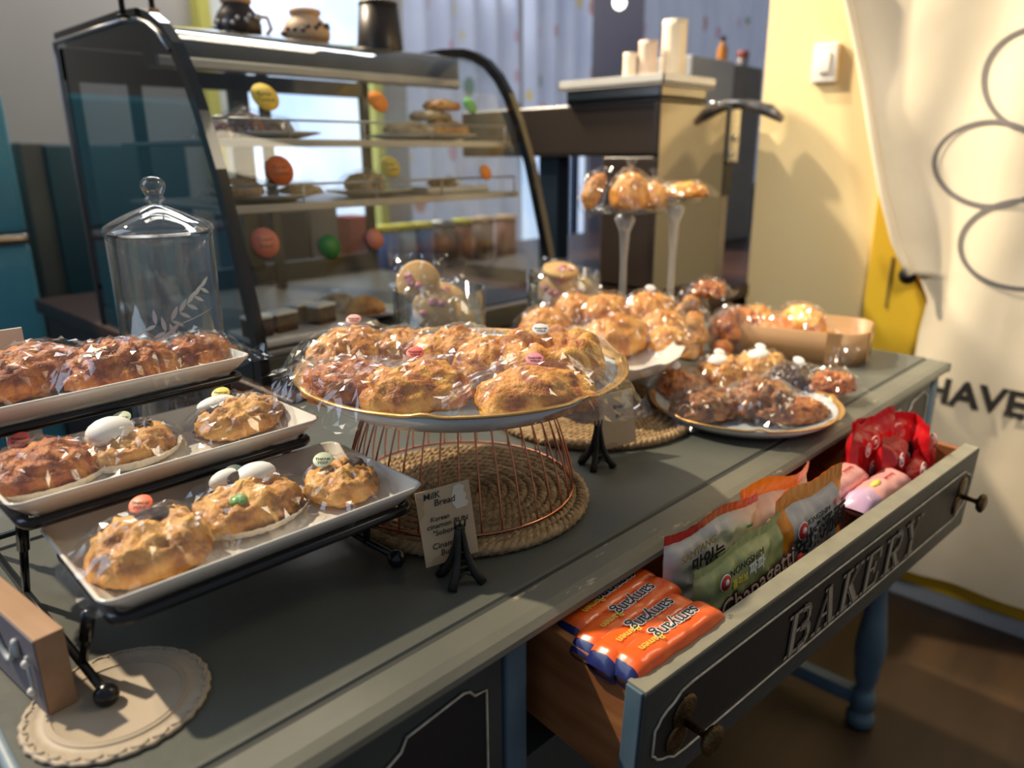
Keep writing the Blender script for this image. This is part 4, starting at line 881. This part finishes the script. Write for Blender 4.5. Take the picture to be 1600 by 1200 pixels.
for i, (u, v, y, z) in enumerate([(398, 470, 1.50, .080), (438, 465, 1.51, .080), (500, 460, 1.52, .080), (465, 452, 1.57, .080)]):
    p = at(u, v, y=y); t = empty('cake_bar', (p.x, y, z), .1*i, ['dark crumb cake bar at the left end of the case floor tray', 'dark crumb cake bar, second on the case floor tray', 'dark crumb cake bar at the right of the case floor tray', 'dark crumb cake bar behind the others on the case floor tray'][i], 'cake', 'dark cake bars in the case')
    mk('cake_body', box(-.028, .028, -.02, .02, 0, .040, .005, 3), mat('dark_crumb', (.14, .07, .035), (.06, .03, .018), rough=.8, scale=60, bump=.8), t); mk('icing', box(-.029, .029, -.021, .021, .038, .046, .004, 3), M_marsh, t)
dcp(568, 448, 1.55, .074, .10, .085, .045, 'crackle', P_bun, 122, 'round golden tart on the scalloped plate of the case floor')
dcp(525, 430, 1.62, .0605, .11, .09, .06, 'crackle', P_pale, 123, 'bagged pale pastry behind the cake bars on the case floor', film=True)
# round tags on the curved glass
def on_case(u, v):
    best = None
    for (y0, z0), (y1, z1) in zip(prof, prof[1:]):
        for k in range(41):
            t = k/40; y = y0+(y1-y0)*t; p = at(u, v, y=y); e = abs(p.z-(z0+(z1-z0)*t))
            if best is None or e < best[0]: best = (e, p, math.atan2(z1-z0, y1-y0))
    return best[1], best[2]
for u, v, R, c, wd, w in [(413, 153, .026, 'yellow', 'yellow round handwritten tag on the case glass by the sprinkle balls', 1), (589, 160, .023, 'bright orange', 'bright orange round tag on the case glass, middle of the top row', 0), (733, 166, .019, 'green', 'light green round tag on the case glass by the pastry stack', 0), (436, 267, .026, 'burnt orange', 'burnt orange round handwritten tag on the case glass, left of the middle row', 1), (609, 262, .022, 'mustard', 'mustard round handwritten tag on the case glass, middle row', 1), (757, 270, .017, 'bright orange', 'small orange round tag at the right end of the middle row', 0), (413, 380, .026, 'salmon', 'salmon round handwritten tag at the left of the lowest row', 1), (514, 386, .022, 'green', 'dark green round tag in the middle of the lowest row', 0), (584, 374, .020, 'salmon', 'salmon round tag at the right of the lowest row, by the green one', 1)]:
    p, sl = on_case(u, v); R *= 1.22; mcol = stk(c) if not (c == 'green' and v > 300) else mat('tag_dark_green', (.03, .20, .04), (.025, .17, .035), rough=.5)
    if c == 'green' and v < 300: mcol = mat('tag_light_green', (.22, .52, .16), (.20, .48, .14), rough=.5)
    o = empty('round_tag', p+Vector((0, -math.sin(sl)*.004, math.cos(sl)*.004)), 0, wd, 'tag', 'round tags on the case glass'); o.rotation_euler = (sl, 0, 0)
    mk('disc', lathe([(R, 0), (R, .0006), (.0001, .0006)], 40), mcol, o)
    if wd.find('handwritten') > 0: text('Butter\nCookie' if c != 'salmon' else 'Cream\nBread', R*.42, mat('tag_ink', (.12, .09, .05), rough=.7), o, (0, 0, .0008), extr=.0001, shear=.15)
# mugs and canister on the case top
M_terra = mat('peach_clay', (.74, .48, .28), (.70, .44, .25), rough=.5, scale=10); M_spd = mat('dark_brown_glaze', (.035, .022, .018), (.05, .03, .02), rough=.3)
def jug(u, v, y, R, H, body, dots, label, hd):
    p = at(u, v, y=y); t = empty('spotted_jug', (p.x, y, .7335), 0, label, 'jug', 'spotted jugs on the case')
    mk('jug_body', lathe([(R*.7, 0), (R*.98, H*.18), (R, H*.38), (R*.82, H*.62), (R*.58, H*.78), (R*.58, H*.84)], 40), body, t)
    mk('jug_lip', lathe([(R*.58, H*.82), (R*.66, H*.86), (R*.66, H*.96), (R*.56, H), (R*.5, H*.9)], 40), M_terra, t)
    D = []
    for k in range(22):
        a = k*2.4; z = H*(.12+.55*((k*.37) % 1)); r_ = R*(1.0 if z < H*.45 else .97-.55*(z/H-.45)); mk('spot', ball((r_*math.cos(a), r_*math.sin(a), z), R*.095, n=8), dots, t)
    if hd: mk('handle', tube([(R*.85, 0, H*.62), (R*1.35, -.01, H*.60), (R*1.5, -.01, H*.35), (R*1.2, 0, H*.14), (R*.9, 0, H*.12)], .005, 8), M_terra, t)
    return t
jug(374, 60, 1.95, .058, .105, M_spd, M_porc, 'dark brown jug with white spots on top of the display case', 1)
jug(481, 80, 1.90, .062, .088, M_terra, M_spd, 'peach jug with dark spots on top of the display case', 0)
p = at(595, 95, y=1.90); t = empty('canister', (p.x, 1.90, .7335), 0, 'dark brown tapering canister on top of the display case', 'canister')
M_dkb = mat('dark_bronze', (.055, .042, .034), (.045, .034, .028), rough=.35, metal=.4)
mk('canister_body', lathe([(.068, 0), (.066, .01), (.055, .125), (.0001, .13)], 48), M_dkb, t); mk('lid', lathe([(.056, .124), (.055, .132), (.03, .140), (.0001, .141)], 48), M_dkb, t); mk('knob', lathe([(.005, .139), (.009, .149), (.004, .158), (.0001, .159)], 20), M_dkb, t)
for k, (u, v, y) in enumerate(((193, 28, 1.80), (243, 52, 1.80))):
    p = at(u, v, y=y); t = empty('display_post', (p.x, y, .736), 0, ['thin black post on the left front corner of the case top', 'thin black post with a wooden foot on the case top'][k], 'post')
    mk('rod', lathe([(.006, 0), (.005, .24), (.0001, .24)], 12), M_iron, t)
    if k: mk('wooden_foot', tr(box(-.010, .012, -.008, .008, -.0015, .024, .002), (0, 0, 0)), M_oak, t)
    else: mk('base_disc', lathe([(.012, -.001), (.012, .004), (.0001, .005)], 20), M_iron, t)
# cans behind the case
M_can = [mat('blue_can', (.07, .18, .50), (.05, .14, .40), rough=.3, scale=3), mat('silver_blue_can', (.34, .46, .58), (.28, .40, .52), rough=.3), mat('brown_can', (.20, .12, .08), (.14, .08, .05), rough=.4, scale=4), mat('rust_can', (.34, .10, .05), (.26, .08, .04), rough=.4, scale=4)]
M_ylid = mat('yellow_plastic_lid', (.80, .70, .04), (.75, .66, .04), rough=.4)
for i, (u, ci, lid, lb) in enumerate([(604, 0, M_ylid, 'blue can with yellow lid, leftmost behind the case'), (632, 1, M_ylid, 'pale silver can between the two blue cans'), (660, 0, M_ylid, 'blue can with yellow lid, right of the pale can'), (692, 2, M_steel, 'brown can beside the blue cans'), (722, 3, M_ylid, 'rusty can in the middle of the brown cans'), (755, 2, M_terra, 'brown can with pale top, second from the right'), (790, 3, M_terra, 'rusty red can at the right end behind the case')]):
    p = at(u, 400, y=2.5); t = empty('tin_can', (p.x, 2.5, .0005), 0, lb, 'can', 'cans on the back counter behind the case')
    mk('can_body', lathe([(.048, 0), (.05, .004), (.05, .165), (.0001, .166)], 36), M_can[ci], t); mk('lid', lathe([(.052, .160), (.052, .185), (.0001, .187)], 36), lid, t)
for i, (u, c, w, h, lb) in enumerate([(505, (.24, .235, .24), .12, .30, 'grey carton on the back counter seen through the case'), (560, (.42, .08, .09), .09, .22, 'red carton beside the grey carton behind the case'), (420, (.10, .10, .11), .30, .26, 'dark grey appliance on the back counter behind the case')]):
    p = at(u, 400, y=2.62); t = mk('carton', box(-w/2, w/2, -.06, .06, 0, h, .006), mat('carton_%s' % 'abc'[i], c, rough=.6), smooth=False, loc=(p.x, 2.65, .0005)); tag(t, lb, 'carton', 'boxes behind the case')
# ---------------------------------------------------------------- dark coffee machine and things on it
M_mach = mat('brown_black_enamel', (.035, .024, .018), (.030, .021, .016), rough=.35, scale=3)
M_mir = mat('polished_side_panel', (.40, .38, .37), (.36, .35, .34), rough=.07, metal=1, scale=2)
em = empty('coffee_machine', (2.02, 1.33, .0005), 0, 'dark coffee machine with polished side panel on the counter by the cream wall', 'coffee machine')
MT = .605
mk('hood', box(0, .42, 0, .86, .445, MT, .012, 3), M_mach, em, False)
mk('column', box(0, .42, 0, .205, .02, .446, .014, 3), M_mach, em, False)
mk('column', box(.02, .08, .40, .49, .02, .446, .006), mat('navy_post', (.02, .035, .06), rough=.3), em, False)
mk('base', box(0, .42, 0, .86, 0, .05, .006), M_mach, em, False)
mk('side_panel', box(.012, .408, -.004, .0, .03, MT-.008, .001), M_mir, em, False)
gr = empty('coffee_grinder', (2.470, 1.34, .0005), 0, 'steel coffee grinder between the coffee machine and the cream wall', 'grinder')
mk('grinder_body', box(-.025, .05, -.02, .12, .42, .60, .008, 3), M_steel, gr, False); mk('grinder_stem', box(-.02, .035, 0, .10, 0, .425, .006), mat('grey_brown_metal', (.20, .17, .14), rough=.4, metal=.3), gr, False)
mk('dark_collar', box(-.022, .04, -.006, .108, .31, .42, .004), M_iron, gr, False); mk('dial', tr(lathe([(.011, 0), (.011, .006), (.0001, .007)], 20), (.012, -.021, .50), (PI/2, 0, 0)), M_chrome, gr); mk('dial', tr(lathe([(.009, 0), (.009, .006), (.0001, .007)], 20), (-.012, -.021, .45), (PI/2, 0, 0)), M_chrome, gr)
mk('portafilter_handle', tube([(.0, .02, .612), (.02, -.06, .606), (.03, -.13, .585), (.03, -.175, .555)], [.014, .018, .022, .012], 12), mat('mottled_grey', (.35, .33, .31), (.08, .08, .08), rough=.3, metal=.6, scale=20), gr)
mk('portafilter_ring', tr(lathe([(.024, 0), (.034, .004), (.034, .018), (.022, .020)], 28, cap=False), (.012, .05, .602)), M_chrome, gr)
top = MT+.0005
for i, (x, y, w, dd, h, m, lb) in enumerate([(2.15, 1.50, .26, .36, .040, M_steel, 'flat grey metal tray on the coffee machine'), (2.15, 1.50, .30, .40, .030, M_white, 'shallow cream tray resting on the grey metal tray')]):
    t = empty('flat_tray', (x, y, top+(0 if i == 0 else .041)), 0, lb, 'tray')
    mk('tray_body', box(-w/2, w/2, -dd/2, dd/2, 0, h*.4, .003), m, t, False)
    mk('tray_rim', join(box(-w/2, w/2, -dd/2, -dd/2+.006, 0, h, .001), box(-w/2, w/2, dd/2-.006, dd/2, 0, h, .001), box(-w/2, -w/2+.006, -dd/2, dd/2, 0, h, .001), box(w/2-.006, w/2, -dd/2, dd/2, 0, h, .001)), m, t, False)
M_cup = mat('cream_paper_cup', (.74, .64, .50), (.70, .60, .46), rough=.6)
for i, (u, y, H, R, lb) in enumerate([(1052, 1.50, .215, .044, 'tall stack of cream paper cups on the coffee machine'), (1012, 1.55, .150, .034, 'shorter stack of pinkish paper cups on the coffee machine'), (985, 1.60, .115, .026, 'shortest stack of small paper cups on the coffee machine')]):
    p = at(u, 100, y=y); t = empty('cup_stack', (p.x, y, top+.054), 0, lb, 'cup stack', 'stacks of paper cups')
    pr_ = [(R*.8, 0)]; k = 0
    while .010+.012*k < H: pr_ += [(R*.9, .004+.012*k), (R*1.0, .008+.012*k), (R*.92, .010+.012*k)]; k += 1
    mk('cups', lathe([(R*.95, 0)]+[(R*.95, H*.1), (R*.90, H*.9)]+[(R*.93, H), (R*.80, H)], 32), M_cup if i != 1 else mat('pinkish_cup', (.60, .46, .38), rough=.6), t)
    for kk in range(3): mk('cup_rim', tube([(R*.96*math.cos(a), R*.96*math.sin(a), H*(.1+.12*kk)) for a in (2*PI*j/28 for j in range(28))], .0018, 6, True), M_cup, t)
ax0, ax1, ax2, az = at(1080, 120, y=2.0).x, at(1147, 120, y=2.0).x, at(1192, 120, y=2.0).x, at(1110, 90, y=2.0).z
wb = empty('white_appliance', (ax0, 2.0, .0005), 0, 'white boxy appliance standing behind the coffee machine', 'appliance')
mk('body', box(0, ax1-ax0, 0, .3, 0, az, .008), M_white, wb, False); mk('side_panel', box(ax1-ax0, ax2-ax0, 0, .3, 0, az-.01, .008), mat('grey_side', (.30, .28, .25), rough=.5), wb, False)
p = at(1130, 60, y=2.1); t = empty('sauce_bottle', (p.x, 2.1, az+.001), 0, 'orange bottle with dark cap on the white appliance', 'bottle')
mk('bottle_body', lathe([(.024, 0), (.026, .01), (.026, .07), (.012, .095), (.010, .11)], 24), mat('orange_liquid', (.70, .28, .04), (.6, .2, .03), rough=.3), t); mk('cap', lathe([(.013, .108), (.013, .13), (.0001, .131)], 20), M_ink, t)
p = at(1163, 60, y=2.15); t = empty('spice_jar', (p.x, 2.15, az-.009), 0, 'red-topped jar beside the orange bottle on the white appliance', 'jar')
mk('jar_body', lathe([(.028, 0), (.030, .01), (.030, .07), (.0001, .071)], 24), mat('grey_jar', (.30, .28, .30), (.15, .10, .10), rough=.3, scale=30), t); mk('lid', lathe([(.031, .069), (.031, .10), (.0001, .101)], 24), mat('red_lid', (.45, .08, .06), rough=.4), t)
# ---------------------------------------------------------------- noodle packs in the drawer
NP = {}
def mplain(n, c, c2=None, rough=.28): return mat(n, c, c2, rough=rough, scale=9, bump=.25, bscale=26, coat=.3)
M_or = mplain('orange_wrap', (.85, .13, .015), (.80, .10, .010)); M_nv = mplain('navy_wrap', (.015, .02, .12)); M_yl = mplain('yellow_flash', (.75, .55, .03))
M_red = mplain('red_wrap', (.60, .012, .018), (.42, .008, .012)); M_wh = mplain('silver_white_wrap', (.62, .60, .60), (.50, .48, .48)); M_oc = mplain('amber_wrap', (.88, .30, .02), (.80, .24, .015))
M_gn = mplain('pale_green_wrap', (.40, .44, .20), (.30, .34, .13)); M_mar = mplain('maroon_print', (.10, .012, .02)); M_pk = mplain('pink_wrap', (.85, .42, .38), (.80, .36, .34)); M_lil = mplain('lilac_wrap', (.62, .42, .62), (.55, .36, .56)); M_bkw = mplain('black_wrap', (.015, .012, .010), (.08, .05, .02))
M_wt = mat('white_print', (.85, .83, .80), rough=.5); M_rp = mat('red_print', (.60, .02, .02), rough=.5); M_op = mat('orange_print', (.80, .16, .02), rough=.5); M_yp = mat('yellow_print', (.85, .70, .10), rough=.5); M_gp = mat('gold_print', (.42, .26, .08), rough=.5)
def log(p0, p1, R, seed, label):
    """multi-pack of noodles: squarish pillow tube with crimped ends; p0 to p1 is the top line"""
    p0, p1 = Vector(p0), Vector(p1); d_ = (p1-p0); L = d_.length; t = empty('noodle_multipack', p0-Vector((0, 0, R*1.9)), 0, label, 'noodle pack', 'orange noodle multipacks')
    xa = d_.normalized(); t.matrix_world = basis(p0-Vector((0, 0, R)), xa, Vector((0, 0, 1)).cross(xa))
    nx, na = 40, 28; V = []; mi = []
    for i in range(nx):
        s = i/(nx-1); e = min(1, min(s, 1-s)/.10); e = e**.5 if e > 0 else 0; crim = 1 if 0 < i < nx-1 else 0
        for j in range(na):
            a = 2*PI*j/na; ca, sa = math.cos(a), math.sin(a); q_ = 1/(abs(ca)**3.2+abs(sa)**3.2)**(1/3.2)
            ry, rz_ = R*.92*(.75+.25*e), R*(.12+.88*e)
            nz = 1+.05*noise.noise(Vector((s*12, ca*2, sa*2+seed)))+.035*noise.noise(Vector((s*40, ca*3, sa*3+seed)))+.025*math.cos(s*L*2*PI/.038)*(sa > 0)
            V.append(((s*1.10-.05)*L, ca*q_*ry*nz, sa*q_*rz_*nz))
    Fs = [(i*na+j, i*na+(j+1) % na, (i+1)*na+(j+1) % na, (i+1)*na+j) for i in range(nx-1) for j in range(na)]
    for i in range(nx-1):
        for j in range(na): s = i/(nx-1); mi.append(1 if s < .035 or (s > .965) else (0 if not (.10 < s < .24 and 17 <= j <= 20) else 2))
    mk('wrap', (V, Fs), None, t, mats=[M_or, M_nv, M_yl], mi=mi)
    # upside-down print running along the top, seen from the front
    for body, sz, x, yy, m, off in (('samyang', .0225, L*.58, 0, M_wt, .0012), ('samyang', .0225, L*.58, 0, M_ink, 0), ('Ramen', .013, L*.26, -.004, M_yp, .0)):
        text(body, sz, m, t, None, extr=.0002, off=off, space=.98, sx=.98, mtx=basis((x, yy*1+R*.05, R*1.045+(.0006 if off == 0 else 0)), (-1, 0, 0), (0, -1, 0)))
    return t
lz = -.058; LY = [(878, 972, 1018, 884), (930, 1000, 1070, 905), (975, 1020, 1100, 925), (1012, 1040, 1152, 942)]
for i, (u0, v0, u1, v1) in enumerate([(882, 977, 1016, 888), (908, 1003, 1050, 904), (934, 1023, 1078, 930), (968, 1036, 1118, 942)]):
    zz = -.046+.003*(i == 2)+.004*(i == 3)
    log(at(u0+8, v0-8, z=zz+.018), at(u1-6, v1-4, z=zz+.018), .0215, 130+i, ['orange noodle multipack farthest back in the drawer, half under the sideboard top', 'orange noodle multipack second from the back of the drawer', 'orange noodle multipack second from the drawer front', 'orange noodle multipack lying against the drawer front, with a yellow flash'][i])
fl2 = bpy.data.objects['noodle_multipack.003']
pp_ = at(1138, 955, z=-.05)
text('5 X', .012, M_ink, fl2, None, extr=.0002, mtx=basis((.150, -.004, .0222), (-.2, 1, 0), (-1, -.2, 0)))
def pack(name, W_, H, Tk, seed, main, seal, loc, rz, tilt, label, group=None, roll=0, fold=0, sealh=.10, side=None, sideu=0):
    """upright pillow packet: front faces local -y, x across, z up from its bottom"""
    t = empty(name, loc, 0, label, 'noodle pack', group); t.rotation_euler = (tilt, roll, rz)
    nx, nz = 34, 34; V = []; Fs = []; mi = []
    def pt(s, v, sg):
        x = (s-.5)*W_; z = v*H; e = max(0, 1-abs(2*s-1)**4)*max(0, 1-abs(2*min(1, max(0, (v-.02)/(1-sealh-.04)))-1)**4)
        dy = Tk/2*(max(0, e)**.55)
        if v > 1-sealh: dy = .0006+.0007*math.sin(s*260)
        w = .0050*noise.noise(Vector((x*38+seed, z*38, sg)))+.0035*noise.noise(Vector((x*90+seed, z*60, sg*2)))
        r_ = abs(noise.noise(Vector((x*26, z*30, seed))))*.007
        bend = fold*math.sin(s*PI*1.3+seed)*v*v
        return (x*(1-.06*e), sg*dy+(w-r_*sg)*min(1, e*3+.15)+bend, z+.004*math.sin(s*9+seed)*v)
    for sg in (-1, 1):
        k = len(V)
        for j in range(nz):
            for i in range(nx): V.append(pt(i/(nx-1), j/(nz-1), sg))
        for j in range(nz-1):
            for i in range(nx-1):
                a = k+j*nx+i; Fs.append((a, a+1, a+nx+1, a+nx) if sg < 0 else (a, a+nx, a+nx+1, a+1))
                v = (j+.5)/(nz-1); s = (i+.5)/(nx-1); mi.append(1 if v > 1-sealh or (side and (s < sideu or s > 1-sideu*.7)) else 0)
    mk('wrap', (V, Fs), None, t, mats=[main, seal], mi=mi); t['t'] = Tk; return t
def ptext(t, body, sz, m, x, z, ang=0, off=0, lift=.0, space=1, shear=0, sx=1):
    y = -t['t']/2-.0022-lift; text(body, sz, m, t, None, extr=.0003, off=off, space=space, shear=shear, sx=sx, mtx=basis((x, y, z), (math.cos(ang), 0, math.sin(ang)), (-math.sin(ang), 0, math.cos(ang))))
def nlogo(t, x, z, R):
    y = -t['t']/2-.0025
    for r_, m, dy, dx in ((R*1.12, M_wt, 0, 0), (R, M_rp, -.0006, 0), (R*.42, M_wt, -.0012, R*.18)):
        o = mk('emblem', tr(lathe([(r_, 0), (r_*.98, .0006), (.0001, .0007)], 28), (x+dx, y+dy, z), (PI/2, 0, 0), (1, 1, 1)), m, t)
def dloc(u, v, z): p = at(u, v, z=z); return p
def dwl(x, y, z): return DRm @ Vector((x, y, z))
RZ = DA-.02
t = pack('noodle_pack', .205, .125, .026, 141, M_wh, M_red, dwl(.268, .102, -.072), RZ+.02, -.03, 'white and silver noodle pack with a red top seal behind the green pack', roll=.02)
ptext(t, 'SAMYANG', .0150, M_gp, -.052, .098, .12); ptext(t, '맛있는', .026, M_ink, -.030, .077, .05, off=.0005); ptext(t, 'Halal', .007, mat('green_print', (.03, .25, .10), rough=.5), .062, .092)
t = pack('noodle_pack', .200, .118, .030, 142, M_gn, M_gn, dwl(.272, .058, -.082), RZ+.0, -.06, 'pale green noodle pack with big maroon-edged lettering in the middle of the drawer', roll=-.02, fold=.006)
nlogo(t, -.058, .088, .0095); ptext(t, 'NONGSHIM', .0135, M_ink, -.012, .096, .08); ptext(t, '올리브', .012, M_yp, -.026, .077, .05, off=.0003); ptext(t, '짜파', .019, M_wt, .010, .082, .05, off=.0005)
ptext(t, 'Chapagetti', .038, M_mar, .016, .056, .10, off=.0024); ptext(t, 'Chapagetti', .038, mat('peach_print', (.78, .62, .52), rough=.5), .016, .056, .10, lift=.0006)
t = pack('noodle_pack', .150, .140, .028, 143, M_wh, M_oc, dwl(.428, .104, -.084), RZ+.02, -.02, 'amber-sealed white noodle pack standing farther back in the drawer', 'amber and white noodle packs', fold=-.012, sealh=.14)
nlogo(t, -.046, .085, .009); ptext(t, 'NONGSHIM', .012, M_ink, -.006, .090, .08)
t = pack('noodle_pack', .178, .150, .032, 144, M_wh, M_oc, dwl(.446, .060, -.094), RZ+.0, -.06, 'amber-sealed white noodle pack with large brush characters, nearest the drawer front', 'amber and white noodle packs', fold=.004, sealh=.15, side=True, sideu=.16)
nlogo(t, -.046, .098, .0115); ptext(t, 'NONGSHIM', .0125, M_ink, -.006, .106, .06); ptext(t, '安城汤面', .036, M_ink, .006, .080, .14, off=.0008, space=.92); ptext(t, 'ANSUNG', .018, M_op, .006, .050, .10, off=.0004); ptext(t, '辛', .011, M_rp, .040, .112)
# small crimson garnish print on the left pack side
mk('print_patch', tr(lathe([(.018, 0), (.018, .0006), (.0001, .0007)], 20), (-.052, -.0185, .050), (PI/2, 0, 0), (.7, 1, 1.6)), M_rp, t)
for i, (dx, dy, dz, ln, lb) in enumerate([(.540, .104, -.014, .135, 'pink slim noodle pack lying at the back of the pink pair'), (.560, .056, -.020, .165, 'pink slim noodle pack with a lilac end lying nearest the drawer front'), (.520, .100, -.070, .14, 'pink noodle pack lowest under the pink pair')]):
    a = dwl(dx, dy, dz); t = empty('noodle_tube_pack', a, 0, lb, 'noodle pack', 'pink noodle packs'); t.matrix_world = basis(a, Vector((math.cos(DA), math.sin(DA), .03)), Vector((-math.sin(DA), math.cos(DA), 0)))
    nx, na, R = 30, 22, .024; V = []
    for k in range(nx):
        s = k/(nx-1); e = min(1, min(s, 1-s)/.14)**.6
        for j in range(na):
            an = 2*PI*j/na; nz_ = 1+.10*noise.noise(Vector((s*8, math.cos(an)*2+i, math.sin(an)*2)))+.06*noise.noise(Vector((s*26, math.cos(an)*4+i, math.sin(an)*4)))
            V.append((s*ln, math.cos(an)*R*1.05*nz_*(.8+.2*e), math.sin(an)*R*.85*nz_*(.08+.92*e)))
    mk('wrap', (V, [(k*na+j, k*na+(j+1) % na, (k+1)*na+(j+1) % na, (k+1)*na+j) for k in range(nx-1) for j in range(na)]), None, t, mats=[M_pk, M_lil], mi=[1 if (k < 8 and i == 1) or k > nx-4 else 0 for k in range(nx-1) for j in range(na)])
    if i < 2: mk('print_patch', tr(lathe([(.010, 0), (.010, .0006), (.0001, .0007)], 16), (ln*.42, -.002, R*.86), (.1, 0, 0), (1.5, .5, 1)), M_yp, t); text('samyang', .009, M_rp, t, None, extr=.0002, mtx=basis((ln*.66, -.004, R*.90), (1, 0, 0), (0, 1, 0)))
red = [(.705, .112, -.066, .15, -.04, 'crimson noodle pack at the far back of the red heap'), (.775, .112, -.064, -.15, -.06, 'crimson noodle pack tilted back in the middle of the red heap'), (.742, .066, -.080, .15, -.10, 'crimson noodle pack with round emblems at the left of the red heap'), (.825, .100, -.075, -.4, -.10, 'crimson noodle pack leaning at the right middle of the red heap'), (.862, .070, -.080, .75, -.1, 'crimson noodle pack turned sideways at the right end of the drawer'), (.800, .045, -.095, .1, -.1, 'crimson noodle pack standing nearest the drawer front in the red heap')]
for i, (x, y, z, dr_, tl, lb) in enumerate(red):
    t = pack('noodle_pack', .112, .125 if i < 5 else .105, .036, 150+i, M_red, M_red, dwl(x, y, z), RZ+dr_, tl, lb, 'crimson noodle packs', roll=.10*(-1)**i, fold=.004)
    y_ = -t['t']/2-.0022
    for ex, ez in ((-.025, .088), (.012, .050)):
        mk('emblem', tr(tube([(.011*math.cos(a), .011*math.sin(a), 0) for a in (2*PI*k/20 for k in range(20))], .0014, 6, True), (ex, y_, ez), (PI/2, 0, 0)), mat('pale_red_print', (.80, .45, .45), rough=.5), t); mk('emblem', tr(ball((0, 0, 0), .005, (1, 1, .3), 12), (ex+.002, y_, ez), (PI/2, 0, 0)), M_wt, t)
    if i in (3, 5): text('辛', .040, M_ink, t, None, extr=.0003, off=.001, mtx=basis((.024, y_-.0004, .055), (1, 0, 0), (0, 0, 1)))
for i, (x, y, z, lb) in enumerate([(.600, .108, -.128, 'black noodle pack behind the pink packs'), (.640, .106, -.130, 'black noodle pack between the pink and crimson packs')]):
    pack('noodle_pack', .11, .085, .03, 170+i, M_bkw, M_bkw, dwl(x, y, z), RZ+.1*i, -.05, lb, 'black noodle packs', fold=.01)
for o in list(bpy.data.objects):
    if 't' in o.keys(): del o['t']
